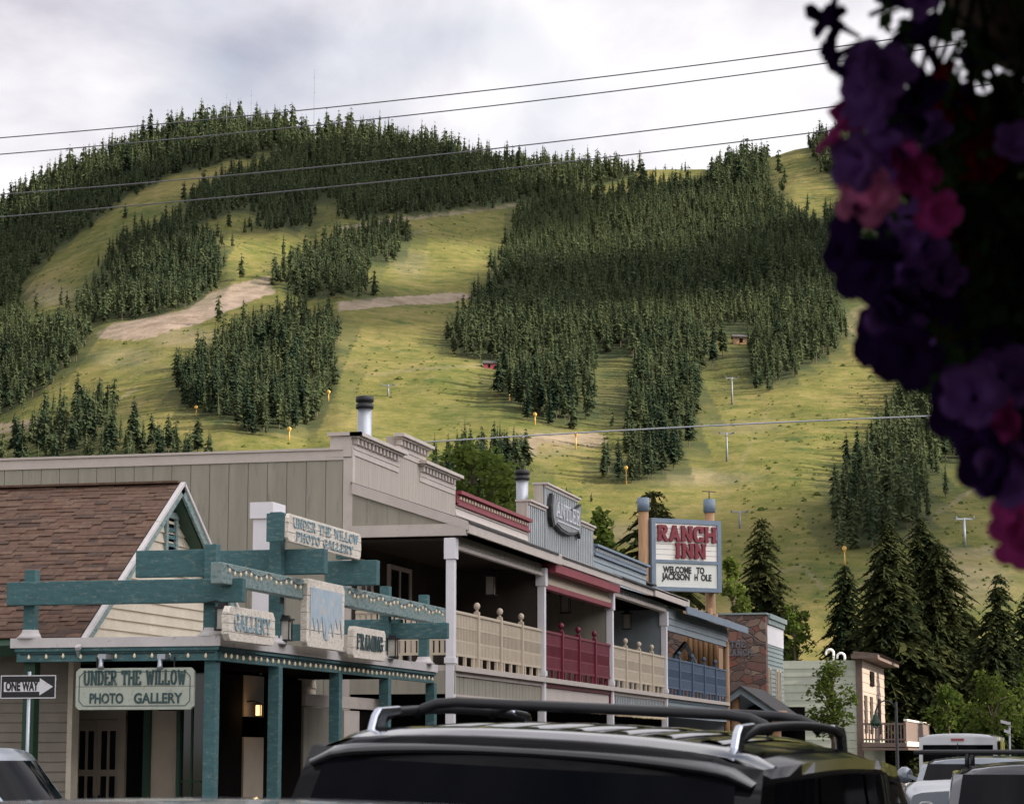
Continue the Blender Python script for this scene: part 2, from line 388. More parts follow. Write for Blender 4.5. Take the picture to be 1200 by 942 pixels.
TRACK = [(pp(s), w, k) for s, w, k in (
 ('400,268 470,257 547,248 620,238', 2.2, .6), ('868,690 905,672 940,664 965,690', 2.5, .25), ('1000,700 1050,640 1100,600 1160,560', 2.2, .35),
 ('430,440 500,432 570,428', 2.0, .2), ('0,515 120,480 160,455', 2.0, .3), ('410,300 430,285 500,270', 1.6, .25), ('820,640 860,560 900,480', 3, .1))]
def seg_dist(px, py, line):
    d = np.full(px.shape, 1e9)
    for (x0, y0), (x1, y1) in zip(line[:-1], line[1:]):
        l2 = (x1 - x0) ** 2 + (y1 - y0) ** 2; t = np.clip(((px - x0) * (x1 - x0) + (py - y0) * (y1 - y0)) / l2, 0, 1)
        d = np.minimum(d, np.hypot(px - x0 - t * (x1 - x0), py - y0 - t * (y1 - y0)))
    return d
def forest_at(px, py, hpx):
    f = np.zeros(px.shape, bool); ty = py - .8 * np.minimum(hpx, 34)
    for p in FOREST: f |= inpoly(px, py, p) & inpoly(px, ty, p)
    for p in GAPS: f &= ~inpoly(px, py, p)
    return f

cols = np.arange(-620, 1860, 3.2); tt = (cols - CX) * 1.03 / F
bb = np.concatenate([np.arange(HB0 - 12, HBR, 3.6), HBR + np.array([0, 6, 14, 30, 60, 110, 180, 280, 420, 600])])
Bg, Tg = np.meshgrid(bb, tt, indexing='ij'); Ag = Tg * Bg
Zg = hill_z(Ag, Bg); PT = world_ab(Ag, Bg, Zg); nb_, na_ = Bg.shape
pxg, pyg, _ = project(PT.reshape(-1, 3))
jit = 5.0 * (fbm(Ag / 17, Bg / 17, 31).ravel() - .5); jx = 8 * (fbm(Ag / 20, Bg / 20, 41).ravel() - .5)
dirt = np.zeros(pxg.shape)
for poly, w in ROAD: dirt = np.maximum(dirt, w * inpoly(pxg + jx, pyg + jit, poly))
for line, w, k in TRACK: dirt = np.maximum(dirt, k * (seg_dist(pxg + jx * .3, pyg + jit * .4, line) < w))
for (cx_, cy_, rx2, ry2, k) in ((640, 520, 70, 22, .3), (820, 560, 90, 14, .32), (720, 625, 70, 18, .3), (1130, 680, 90, 40, .35), (215, 395, 60, 16, .35), (60, 345, 40, 18, .35), (480, 310, 30, 25, .22), (150, 420, 60, 20, .22), (870, 500, 60, 12, .25)):
    dirt = np.maximum(dirt, k * np.clip(1.6 - 1.6 * np.hypot((pxg - cx_) / rx2, (pyg - cy_) / ry2) + .8 * (fbm(Ag / 25, Bg / 25, 51).ravel() - .5), 0, 1))
under = forest_at(pxg, pyg, np.full(pxg.shape, 6.0)).astype(float)
me = bpy.data.meshes.new('hill')
idx = np.arange(nb_ * na_).reshape(nb_, na_)
quads = np.stack([idx[:-1, :-1], idx[:-1, 1:], idx[1:, 1:], idx[1:, :-1]], -1).reshape(-1, 4)
def mesh_np(me, V, Fq, k):
    me.vertices.add(len(V)); me.vertices.foreach_set('co', np.ascontiguousarray(V, np.float32).ravel())
    me.loops.add(Fq.size); me.loops.foreach_set('vertex_index', np.ascontiguousarray(Fq, np.int32).ravel())
    me.polygons.add(len(Fq)); me.polygons.foreach_set('loop_start', np.arange(0, Fq.size, k, dtype=np.int32))
    me.update(calc_edges=True); me.validate()
mesh_np(me, PT.reshape(-1, 3), quads, 4)
me.polygons.foreach_set('use_smooth', np.ones(len(quads), bool))
at = me.attributes.new('dirt', 'FLOAT', 'POINT'); at.data.foreach_set('value', dirt.astype(np.float32))
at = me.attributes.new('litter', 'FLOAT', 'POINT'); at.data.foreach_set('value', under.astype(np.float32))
mh = bpy.data.materials.new('ski_run_grass'); mh.use_nodes = True; t = mh.node_tree; t.nodes.clear()
o_ = N(t, 'ShaderNodeOutputMaterial'); p_ = N(t, 'ShaderNodeBsdfPrincipled', Roughness=.95); p_.inputs['Specular IOR Level'].default_value = .1
t.links.new(p_.outputs[0], o_.inputs[0]); c_ = N(t, 'ShaderNodeTexCoord')
def hn(scale, det=6, rough=.6, st=(1, 1, 1)):
    mpp = N(t, 'ShaderNodeMapping'); mpp.inputs['Scale'].default_value = st; t.links.new(c_.outputs['Object'], mpp.inputs[0])
    n = N(t, 'ShaderNodeTexNoise', Scale=scale, Detail=det, Roughness=rough); t.links.new(mpp.outputs[0], n.inputs['Vector']); return n.outputs[0]
def ramp(src, *stops):
    r_ = N(t, 'ShaderNodeValToRGB'); e = r_.color_ramp.elements
    while len(e) < len(stops): e.new(.5)
    for q, (pos, cc) in zip(e, stops): q.position = pos; q.color = (*cc, 1)
    t.links.new(src, r_.inputs[0]); return r_.outputs[0]
def mixc(fac, a_, b_):
    mm = N(t, 'ShaderNodeMix', _data_type='RGBA')
    if hasattr(fac, 'links'): t.links.new(fac, mm.inputs[0])
    else: mm.inputs[0].default_value = fac
    for k, v in ((6, a_), (7, b_)):
        if hasattr(v, 'links'): t.links.new(v, mm.inputs[k])
        else: mm.inputs[k].default_value = (*v, 1)
    return mm.outputs[2]
base = ramp(hn(.012, 5), (.36, (.035, .055, .013)), (.49, (.098, .097, .023)), (.65, (.172, .137, .050)))
fine = ramp(hn(.10, 8, .75, (1, 1, 2)), (.33, (.022, .042, .010)), (.48, (.093, .095, .023)), (.63, (.180, .145, .060)))
col_ = mixc(.55, base, fine)
tuft = ramp(hn(.055, 8, .75), (.55, (0, 0, 0)), (.66, (.85, .85, .85)))
col_ = mixc(tuft, col_, (.028, .056, .014))
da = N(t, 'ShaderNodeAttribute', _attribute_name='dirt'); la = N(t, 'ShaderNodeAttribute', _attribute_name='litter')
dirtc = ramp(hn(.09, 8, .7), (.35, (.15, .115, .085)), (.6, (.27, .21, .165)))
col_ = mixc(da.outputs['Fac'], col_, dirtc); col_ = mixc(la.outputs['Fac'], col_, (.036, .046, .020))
t.links.new(col_, p_.inputs['Base Color'])
bn = N(t, 'ShaderNodeBump', Strength=.6, Distance=1.2); t.links.new(hn(.16, 6, .7), bn.inputs['Height']); t.links.new(bn.outputs[0], p_.inputs['Normal'])
me.materials.append(mh)
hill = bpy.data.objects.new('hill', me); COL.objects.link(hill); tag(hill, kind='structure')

# ------------------------------------------------------------------ conifers
def foliage_mat(name, c0, c1, trans=.25, attr=True):
    m = bpy.data.materials.new(name); m.use_nodes = True; t = m.node_tree; t.nodes.clear()
    o = N(t, 'ShaderNodeOutputMaterial'); d = N(t, 'ShaderNodeBsdfDiffuse'); tr = N(t, 'ShaderNodeBsdfTranslucent'); ms = N(t, 'ShaderNodeMixShader', Fac=trans)
    r_ = N(t, 'ShaderNodeValToRGB'); r_.color_ramp.elements[0].color = (*c0, 1); r_.color_ramp.elements[1].color = (*c1, 1)
    a = N(t, 'ShaderNodeAttribute', _attribute_name='tint'); oi = N(t, 'ShaderNodeObjectInfo')
    ad = N(t, 'ShaderNodeMath', _operation='MULTIPLY_ADD'); ad.inputs[1].default_value = .45 if attr else 0
    t.links.new(oi.outputs['Random'], ad.inputs[0]); t.links.new(a.outputs['Fac'], ad.inputs[2]); t.links.new(ad.outputs[0], r_.inputs[0])
    for q in (d, tr): t.links.new(r_.outputs[0], q.inputs['Color'])
    t.links.new(d.outputs[0], ms.inputs[1]); t.links.new(tr.outputs[0], ms.inputs[2]); t.links.new(ms.outputs[0], o.inputs[0])
    MATS[name] = m; return m
m_pine = foliage_mat('conifer_needles', (.008, .023, .020), (.074, .090, .043))
m_spruce = foliage_mat('spruce_needles', (.010, .020, .011), (.052, .056, .021))
m_leaf = foliage_mat('broad_leaves', (.022, .048, .010), (.12, .155, .034), .35)
m_bark = mat('bark', (.10, .075, .055), .95, .35, 6, bump=.6, bs=20)

def conifer(seed, H=1.0, Rd=.17, levels=10, per=7, side=0, crown0=.16, droop=.35, core=True, irreg=.3, pw=.78):
    """unit tree: returns verts, tris, per-vertex tint, per-tri material (0 needles, 1 bark)"""
    r = random.Random(seed); V = []; T = []; tint = []; mi = []
    def tri(a, b, c, ti, m=0):
        i = len(V); V.extend((a, b, c)); T.append((i, i + 1, i + 2)); tint.extend((ti,) * 3); mi.append(m)
    def kite(p, tip, w, ti, sag=0.0):
        d = np.array(tip) - np.array(p); n = np.cross(d, (0, 0, 1)); n = n / (np.linalg.norm(n) + 1e-9) * w
        tilt = np.array((0, 0, r.uniform(-.6, .6) * w)); mid = np.array(p) + d * r.uniform(.35, .6) + (0, 0, sag)
        tri(p, mid + n + tilt, tip, ti); tri(p, tip, mid - n - tilt, ti)
    n = 5
    for k in range(n):
        a0, a1 = 2 * math.pi * k / n, 2 * math.pi * (k + 1) / n; w = .012 * H if side == 0 else .011 * H
        tri((w * math.cos(a0), w * math.sin(a0), -.03 * H), (w * math.cos(a1), w * math.sin(a1), -.03 * H), (0, 0, H * .9), .2, 1)
    if core:  # inner cone takes the darkest tint, painting shade inside the crown
        for k in range(7):
            a0, a1 = 2 * math.pi * k / 7, 2 * math.pi * (k + 1) / 7; w = Rd * .42
            tri((w * math.cos(a0), w * math.sin(a0), (crown0 + .04) * H), (w * math.cos(a1), w * math.sin(a1), (crown0 + .04) * H), (0, 0, H * .93), .02)
    lob = [(r.uniform(0, 6.28), r.uniform(0, irreg)) for _ in range(3)]
    for L in range(levels):
        u = (L + r.uniform(-.35, .35)) / levels; u = min(max(u, 0), .985); z = (crown0 + (1 - crown0) * u) * H
        prof = (1 - u) ** (.55 if side else pw) * (.72 + .28 * min(1, u * 5)); k0 = r.uniform(0, 6.28)
        m = max(3, int(per * (.45 + .55 * (1 - u))))
        for j in range(m):
            a = k0 + 2 * math.pi * j / m + r.uniform(-.3, .3)
            f = 1 + sum(s * math.sin(a * (q + 1) + ph + u * 9) for q, (ph, s) in enumerate(lob))
            rad = Rd * prof * f * r.uniform(.72, 1.12) + .008 * H
            tip = np.array((rad * math.cos(a), rad * math.sin(a), z - droop * rad + r.uniform(-.2, .15) * rad)); p = np.array((0, 0, z + .02 * H))
            ti = r.uniform(.05, .60)
            if not side: kite(p, tip, rad * .34, ti, sag=.06 * rad)
            else:
                kite(p, tip, rad * .10, ti * .6, sag=.10 * rad)
                for q in range(side):
                    s = (q + .6) / side; c0 = p + (tip - p) * s + np.array((0, 0, .10 * rad * (1 - abs(2 * s - 1)))); ln = rad * .34 * (1.15 - s) + .012 * H * .5
                    for sg in (-1, 1):
                        aa = a + sg * r.uniform(.55, 1.1); e = c0 + np.array((math.cos(aa) * ln, math.sin(aa) * ln, -r.uniform(.25, .75) * ln))
                        kite(c0, e, ln * .24, ti + r.uniform(-.15, .2))
                    if r.random() < .6:
                        kite(c0, c0 + np.array((math.cos(a) * ln * .3, math.sin(a) * ln * .3, -ln * .8)), ln * .25, ti * .7)
                        kite(c0, c0 + np.array((math.cos(a) * ln * .6, math.sin(a) * ln * .6, ln * .15)), ln * .3, ti + .2)
    tri((-.012 * H, 0, .955 * H), (.012 * H, 0, .955 * H), (0, 0, H), .4); tri((0, -.012 * H, .955 * H), (0, .012 * H, .955 * H), (0, 0, H), .4)
    return np.array(V, np.float32), np.array(T, np.int32), np.array(tint, np.float32), np.array(mi, np.int32)
def tri_mesh(name, V, T, tint, mi, mats):
    me = bpy.data.meshes.new(name); mesh_np(me, V, T, 3)
    for q in mats: me.materials.append(q)
    me.polygons.foreach_set('material_index', mi)
    at = me.attributes.new('tint', 'FLOAT', 'POINT'); at.data.foreach_set('value', tint.astype(np.float32)); return me

rs = np.random.RandomState(5)
# candidate stems on a jittered lattice of the whole hill
bl = np.arange(HB0 + 10, HBR + 30, 5.9); cand = []
for b in bl:
    a = np.arange(-.40 * b, .34 * b, 5.0) ; cand.append(np.stack([a + rs.uniform(-2.4, 2.4, len(a)), np.full(len(a), b) + rs.uniform(-3, 3, len(a))], 1))
cand = np.concatenate(cand); ca, cb = cand[:, 0], cand[:, 1]; cz = hill_z(ca, cb); CP = world_ab(ca, cb, cz)
cpx, cpy, cd = project(CP)
ht = (8.5 + 8.5 * fbm(ca / 60, cb / 60, 61) + rs.uniform(-3.2, 3.4, len(ca)) + 3.5 * (rs.rand(len(ca)) < .10)) * np.clip(1.12 - .12 * (cb - 700) / 1000, .9, 1.12)
ht = ht * np.where((cb > 1560) , rs.uniform(.7, 1.75, len(ca)), 1.0)
ht = ht * .87
hpx = ht / cd * F
keep = forest_at(cpx + rs.uniform(-4, 4, len(ca)), cpy + rs.uniform(-3, 3, len(ca)), hpx) & (rs.rand(len(ca)) < np.clip(.95 + 1.1 * (fbm(ca / 35, cb / 60, 71) - .36), .45, .99))
# loose trees along the edges and on the runs
edge = forest_at(cpx + rs.uniform(-22, 22, len(ca)), cpy + rs.uniform(-10, 10, len(ca)), hpx * .3) & (rs.rand(len(ca)) < .10)
on_road = np.zeros(len(ca), bool)
for poly, w in ROAD[:5]: on_road |= inpoly(cpx, cpy, poly)
thin_row = (cpx < 250) & (cpy > 495) & (rs.rand(len(ca)) < .45)
keep = (keep | edge) & ~on_road & ~thin_row & (cpx > -330) & (cpx < 1420)
CP, ht, cpx, cpy, cd = CP[keep], ht[keep], cpx[keep], cpy[keep], cd[keep]
extra = [(645, 497, 46), (672, 503, 44), (718, 507, 30), (664, 581, 13), (693, 588, 12), (697, 470, 40), (690, 492, 36), (232, 528, 44), (205, 530, 42), (178, 530, 48), (103, 520, 66), (133, 515, 45), (835, 432, 50), (847, 420, 46), (826, 428, 44), (1010, 560, 30), (688, 232, 30), (725, 206, 34), (712, 208, 26)]
def hit_hill(px, py):
    d = ray(px, py); b = np.arange(HB0, HBR, 1.5); P = EYE[None] + d[None] * b[:, None]
    a2 = P[:, 0] * math.cos(YAW) + P[:, 1] * math.sin(YAW); b2 = -P[:, 0] * math.sin(YAW) + P[:, 1] * math.cos(YAW); z = hill_z(a2, b2)
    k = np.nonzero(z >= P[:, 2])[0]
    return None if not len(k) else np.array([P[k[0], 0], P[k[0], 1], z[k[0]]])
for (x, y, h) in extra:
    P = hit_hill(x, y)
    if P is None: continue
    q = project(P[None]); CP = np.vstack([CP, P]); ht = np.append(ht, h * q[2][0] / F); cpx = np.append(cpx, x); cpy = np.append(cpy, y); cd = np.append(cd, q[2][0])
ta = CP[:, 0] * math.cos(YAW) + CP[:, 1] * math.sin(YAW); tb = -CP[:, 0] * math.sin(YAW) + CP[:, 1] * math.cos(YAW)
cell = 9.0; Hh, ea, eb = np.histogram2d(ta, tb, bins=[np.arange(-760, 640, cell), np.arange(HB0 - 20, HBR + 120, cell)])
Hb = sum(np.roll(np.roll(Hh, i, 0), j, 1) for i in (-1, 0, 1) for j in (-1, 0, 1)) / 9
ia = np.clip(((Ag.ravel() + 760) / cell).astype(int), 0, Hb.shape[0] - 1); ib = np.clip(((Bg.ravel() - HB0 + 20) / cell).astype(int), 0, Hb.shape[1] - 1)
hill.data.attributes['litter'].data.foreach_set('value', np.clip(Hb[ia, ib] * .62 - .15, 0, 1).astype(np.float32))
print('forest stems', len(ht))
inview = (cpx > -5) & (cpx < 1010) & (cpy - ht / cd * F < 545)
order = np.argsort(np.where(inview, cd / ht, 1e9)); near = order[:290]; far = order[290:]
tone = .9 * (fbm(CP[:, 0] / 90, CP[:, 1] / 90, 81) - .42)
VAR = [conifer(100 + k, 1.0, Rd=[.155, .19, .145, .21, .175, .165][k % 6], levels=9 + k % 3, per=7, pw=[.7, .45, .6, .42, .5, .75][k % 6], crown0=[.12, .2, .26, .1, .3, .16][k % 6], irreg=.25) for k in range(10)]
Vs, Ts, Ti, Mi = [], [], [], []; off = 0
for i in far:
    v, tr_, ti, mi = VAR[rs.randint(len(VAR))]; c, s = math.cos(rs.uniform(0, 6.28)), 0; s = math.sqrt(max(0, 1 - c * c)); w = rs.uniform(.85, 1.2)
    q = v * ht[i]; x = (q[:, 0] * c - q[:, 1] * s) * w; y = (q[:, 0] * s + q[:, 1] * c) * w
    lean = rs.uniform(-.02, .02)
    Vs.append(np.stack([x + lean * q[:, 2] + CP[i, 0], y + CP[i, 1], q[:, 2] + CP[i, 2] - .2], 1)); Ts.append(tr_ + off); off += len(v)
    Ti.append(np.clip(ti * 1.1 + tone[i] + rs.uniform(-.28, .38) + .10 * rs.randn(), 0, 1)); Mi.append(mi)
me = tri_mesh('forest', np.concatenate(Vs), np.concatenate(Ts), np.concatenate(Ti), np.concatenate(Mi), [m_pine, m_bark])
fo = bpy.data.objects.new('forest', me); COL.objects.link(fo); tag(fo, kind='stuff')
del Vs, Ts, Ti, Mi
NV = [tri_mesh('pine_tree', *conifer(300 + k, 1.0, Rd=[.15, .17, .14, .19][k % 4], levels=17, per=9, side=0, pw=[.75, .55, .65, .5][k % 4], crown0=[.14, .2, .08, .25][k % 4], irreg=.25), [m_pine, m_bark]) for k in range(8)]
for i in near:
    o = bpy.data.objects.new('pine_tree', NV[rs.randint(8)]); COL.objects.link(o)
    o.location = (CP[i, 0], CP[i, 1], CP[i, 2] - .2); o.rotation_euler = (rs.uniform(-.02, .02), rs.uniform(-.02, .02), rs.uniform(0, 6.28)); w = rs.uniform(.85, 1.2)
    o.scale = (ht[i] * w, ht[i] * w, ht[i])
    tag(o, 'dark green pine standing among many alike on the lower wooded slope', 'tree', 'pines on the lower slope')

# sagebrush and low shrubs scattered over the ski runs
ns = 15000; sa = rs.uniform(-.36, .32, ns); sb = HB0 + 60 + (HBR - HB0 - 80) * rs.rand(ns) ** 1.1; sa = sa * sb; sz = hill_z(sa, sb); SPt = world_ab(sa, sb, sz); sx, sy, sdp = project(SPt)
kp = (~forest_at(sx, sy, np.full(ns, 8.0))) & (fbm(sa / 45, sb / 45, 91) > .44) & (rs.rand(ns) < .8)
for poly, w in ROAD[:2]: kp &= ~inpoly(sx, sy, poly)
V = []; T = []; ti = []
for (x, y, z) in SPt[kp]:
    h = rnd.uniform(.22, .62) * (1.6 if rnd.random() < .05 else 1); w = h * rnd.uniform(.9, 2.2); a0 = rnd.uniform(0, 6); tn = rnd.uniform(.1, .8); n = 6
    for k in range(n):
        a, b = a0 + k * 6.283 / n, a0 + (k + 1) * 6.283 / n; i = len(V); m_ = rnd.uniform(.5, 1)
        V.extend(((x + w * math.cos(a), y + w * math.sin(a), z - .25), (x + w * math.cos(b), y + w * math.sin(b), z - .25), (x + w * .55 * math.cos(a) * m_, y + w * .55 * math.sin(a) * m_, z + h * rnd.uniform(.5, .9)), (x + rnd.uniform(-.2, .2) * w, y + rnd.uniform(-.2, .2) * w, z + h)))
        T.extend(((i, i + 1, i + 2), (i + 1, i + 3, i + 2))); ti.extend((tn,) * 4)
m_shrub = foliage_mat('shrub_leaves', (.034, .056, .015), (.11, .118, .036), .2, attr=False)
me = tri_mesh('shrubs', np.array(V, np.float32), np.array(T, np.int32), np.array(ti, np.float32), np.zeros(len(T), np.int32), [m_shrub])
tag((lambda o: (COL.objects.link(o), o)[1])(bpy.data.objects.new('shrubs', me)), kind='stuff')

# ------------------------------------------------------------------ building materials
m_teal = mat('teal_paint', (.052, .132, .138), .75, .22, 5, wear=(.15, .21, .195), wamt=.45, ws=8, stretch=(1, 1, 3), bump=.25, bs=40)
m_teal_lit_worn = mat('lit_worn_teal', (.095, .19, .20), .85, .25, 6, wear=(.25, .31, .29), wamt=.75, ws=11, stretch=(1, 1, 2), bump=.5, bs=50)  # same teal paint made paler as if better lit, with more wear
m_green = mat('dark_green_paint', (.012, .045, .022), .6, .2, 5)
m_cream = mat('cream_siding', (.62, .55, .43), .8, .12, 2.5, wear=(.34, .29, .22), wamt=.3, ws=5, bump=.15)
m_taupe_lap = mat('taupe_lap_siding', (.26, .225, .18), .8, .15, 2)
m_flash = mat('white_roof_edge', (.60, .56, .54), .6, .12, 3, wear=(.35, .30, .27), wamt=.35, ws=6)
m_sh = [mat('shingle_' + n, c, .95, .3, 9, bump=.5, bs=80) for n, c in (('brown', (.118, .068, .045)), ('dark', (.080, .048, .035)), ('tan', (.146, .087, .058)), ('red', (.126, .067, .043)))]
m_dark = mat('dark_interior', (.010, .009, .008), .9, .2, 3, spec=0)  # near-black base stands in for deep shade under canopy and balconies
m_glass = mat('window_glass', (.012, .014, .016), .06, .1, 1, spec=.6)
m_panelb = mat('beige_panel', (.40, .33, .25), .7, .08, 2)
m_sign = mat('peeling_sign_paint', (.80, .72, .61), .85, .14, 5, wear=(.52, .46, .38), wamt=.5, ws=14, stretch=(1, 1, 2), bump=.5, bs=40)
m_signw = mat('faded_sign_board', (.46, .49, .40), .8, .10, 4, wear=(.33, .35, .29), wamt=.4, ws=10, bump=.2)
m_faded = mat('faded_blue_paint', (.20, .36, .43), .85, .15, 8, wear=(.60, .55, .48), wamt=.6, ws=16, bump=.3)
m_lblue = mat('flaking_blue_paint', (.40, .52, .60), .85, .12, 6, wear=(.60, .55, .49), wamt=.55, ws=12, stretch=(1, 1, .6), bump=.3)
m_dteal = mat('dark_teal_lettering', (.045, .085, .085), .8, .2, 9, wear=(.25, .28, .24), wamt=.35, ws=18)
m_black = mat('black_paint', (.012, .012, .013), .5, .2, 4)
m_white = mat('white_paint', (.74, .72, .73), .55, .06, 2, wear=(.52, .49, .47), wamt=.25, ws=6)
m_metal = mat('galvanised_metal', (.42, .44, .47), .42, .15, 4, metal=.75, stretch=(1, 1, .3))
m_bulb = mat('glass_bulb', (.58, .53, .43), .15, .05, 3, emit=(1.0, .70, .36), es=.09)
m_cord = mat('black_cord', (.02, .02, .02), .6)
m_tan = mat('tan_boards', (.30, .278, .218), .8, .13, 1.2, stretch=(3, 3, .35), bump=.2, wear=(.235, .215, .17), wamt=.38, ws=2.2)
m_pink = mat('pale_tan_boards', (.43, .378, .32), .8, .10, 2, stretch=(3, 3, .35), bump=.15, wear=(.35, .30, .25), wamt=.36, ws=2.5)
m_trim = mat('light_tan_trim', (.52, .455, .40), .7, .08, 3, wear=(.40, .33, .28), wamt=.3, ws=5)
m_red = mat('dark_red_paint', (.25, .040, .055), .6, .15, 3)
m_redrail = mat('maroon_railing', (.16, .012, .030), .5, .15, 4)
m_beige = mat('beige_railing', (.56, .47, .35), .6, .08, 4)
m_bluer = mat('slate_blue_railing', (.065, .105, .165), .6, .15, 4)
m_pale = mat('pale_lap_boards', (.60, .53, .47), .7, .06, 3)
m_greyb = mat('grey_green_boards', (.20, .235, .245), .75, .15, 2)
m_batt = mat('pale_battens', (.42, .44, .44), .7, .1, 3)
m_slate = mat('slate_lap_boards', (.245, .29, .31), .75, .12, 2)
m_bluef = mat('blue_grey_fascia', (.165, .215, .27), .6, .12, 3)
m_wood = mat('orange_log', (.33, .185, .088), .6, .25, 4, stretch=(4, 4, .5), bump=.3, bs=20)
m_roofd = mat('dark_roofing', (.05, .048, .047), .9, .3, 6, bump=.4)

# ------------------------------------------------------------------ gallery cottage
YG, XG, ZC = 32.06, -12.2, 3.28
gal = thing('gallery_building', 'cream cottage gallery with brown shingle roof and teal canopy at the street corner', 'building', loc=(-14.4, 36, 0))
def part(mb, name, mats, root, **kw):
    """link a part built in world coordinates under a root standing at root.location"""
    L = np.array(root.location)
    mb.v = [tuple(np.array(p) - L) for p in mb.v]
    return mb.build(name, mats, root, **kw)
def tpart(o, root):
    o.location = -Vector(root.location); return o
gx, ya, za, yl, zl = -14.4, 35.94, 6.08, 32.21, 3.42
slope = (za - zl) / (ya - yl); yr = 2 * ya - yl
# shingles in courses
for side in (1, -1):
    mb = MB(); ln = math.hypot(ya - yl, za - zl); n = 42; ud = np.array([0, side * (ya - yl), za - zl]) / ln; nn = np.array([0, -side * (za - zl), (ya - yl)]) / ln
    o0 = np.array([0, yl if side == 1 else yr, zl])
    for k in range(n):
        p = ln / n; x = gx - .02; x += 0
        while x > -31:
            w = rnd.uniform(.14, .44); w = min(w, x + 31.2); hh = rnd.choice((.010, .014, .022, .026))
            mb.obox(o0 + ud * p * k + np.array([x, 0, 0]) + nn * .002, np.array([-w + .006, 0, 0]), ud * (p * 1.0) + nn * -.006, nn * hh, rnd.choices((0, 1, 2, 3), (5, 2.2, 2.4, 2))[0])
            x -= w
        if side == -1 and k > 33: break
    part(mb, 'roof', m_sh, gal)
mb = MB()
mb.prism([(gx - .02, yl - .12, zl - .10), (gx - .02, ya, za - .03), (gx - .02, yr + .12, zl - .10), (gx - .02, yr, zl - .25), (gx - .02, ya, za - .22), (gx - .02, yl, zl - .25)], (-17, 0, 0))
part(mb, 'roof_deck', m_green, gal)
mb = MB(); mb.box(gx - 17, gx - .01, ya - .12, ya + .12, za + .0, za + .035); part(mb, 'ridge_cap', m_sh[0], gal)
for side in (1, -1):
    e = np.array([gx, yl - .20 if side == 1 else yr + .20, zl - .16]); a_ = np.array([gx, ya, za]); d = a_ - e; ln = np.linalg.norm(d); u_ = d / ln; n_ = np.array([0, -side * u_[2], abs(u_[1])])
    mb = MB(); mb.obox(e - n_ * .16, d, n_ * .13, (.045, 0, 0), 0); mb.obox(e - n_ * .028, d, n_ * .05, (.075, 0, 0), 1)
    bl_ = part(mb, 'rake_board', [m_teal_lit_worn, m_flash], gal)
# gable wall and side walls
wx = gx - .26
def gext(z): h = (z - zl) / slope; return (yl + h + .02, yr - h - .02)
mb = MB(); lap(mb, 'x', wx, 3.30, 5.75, .165, gext); mb.prism([(wx - .02, yl, zl - .1), (wx - .02, yr, zl - .1), (wx - .02, ya, za - .2)], (-.08, 0, 0))
part(mb, 'gable_wall', m_cream, gal)
mb = MB(); lap(mb, 'x', wx, .2, 3.3, .165, lambda z: (42.6, 43.6)); part(mb, 'street_wall', m_cream, gal)
mb = MB(); xe = float(onY(86, 850, 33.3)[0]); lap(mb, 'y', 33.3, .2, 3.30, .145, lambda z: (-31, xe - .08)); mb.box(-31, xe - .08, 33.302, 33.5, .2, 3.2)
part(mb, 'cross_street_wall', m_taupe_lap, gal)
mb = MB(); mb.box(xe - .08, xe, 33.25, 33.5, .14, 3.2); part(mb, 'corner_trim', m_cream, gal)
# attic vent
p0, p1 = onX(193, 607, wx + .03), onX(206, 647, wx + .03); y0, y1, z1, z0 = p0[1], p1[1], p0[2] + .02, p1[2] - .08
mb = MB(); mb.box(wx + .02, wx + .07, y0, y0 + .09, z0, z1); mb.box(wx + .02, wx + .07, y1 - .09, y1, z0, z1); mb.box(wx + .018, wx + .075, y0 - .01, y1 + .01, z1, z1 + .1)
vent = part(mb, 'attic_vent', m_teal_lit_worn, gal)
mb = MB(); mb.box(wx + .012, wx + .026, y0 + .09, y1 - .09, z0, z1)
part(mb, 'vent_opening', m_dark, gal).parent = vent
mb = MB(); k = z0 + .05
while k < z1 - .06: mb.obox((wx + .03, y0 + .09, k), (0, y1 - y0 - .18, 0), (.035, 0, -.03), (0, 0, .035)); k += .125
part(mb, 'louver_blades', m_teal, gal).parent = vent
# canopy
yc1 = 43.5
mb = MB(); xl = -15.44
mb.prism([(xl, YG, ZC), (XG, YG, ZC), (XG, YG, ZC + .14), (xl, YG, ZC + .14)], (0, .12, 0)); mb.box(XG - .12, XG, YG + .121, yc1, ZC, ZC + .14)
mb.poly([(xl, YG + .1, ZC + .11), (XG - .1, YG + .1, ZC + .11), (XG - .1, yc1, ZC + .11), (xl + 0.6, yc1, ZC + .11)])
mb.box(XG - .12, xl + .7, yc1 - .1, yc1, ZC, ZC + .139)
part(mb, 'canopy_edge', m_flash, gal)
mb = MB(); mb.box(xl + .08, XG - .07, YG + .06, YG + .16, ZC - .20, ZC - .004); mb.box(XG - .16, XG - .06, YG + .161, yc1 - .04, ZC - .20, ZC - .004)
mb.box(xl + .06, XG - .03, YG + .025, YG + .12, ZC - .055, ZC - .002); mb.box(XG - .12, XG - .028, YG + .121, yc1 - .02, ZC - .055, ZC - .002)
part(mb, 'canopy_fascia', m_teal, gal)
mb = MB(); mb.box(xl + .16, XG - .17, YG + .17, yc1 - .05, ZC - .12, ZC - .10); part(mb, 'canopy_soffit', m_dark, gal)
posts = [(float(onY(247.5, 850, YG + .22)[0]), YG + .22, 0)] + [(XG - .14, float(onX(px, 850, XG - .14)[1]), 0) for px in (322, 393, 451, 505)]
for (x, y, _) in posts:
    mb = MB(); mb.box(x - .088, x + .088, y - .088, y + .088, .35, ZC - .201); part(mb, 'canopy_post', m_teal, gal, bevel=.008)
    mb = MB(); mb.box(x - .13, x + .13, y - .13, y + .13, .14, .35); o = part(mb, 'post_base', m_teal, gal)
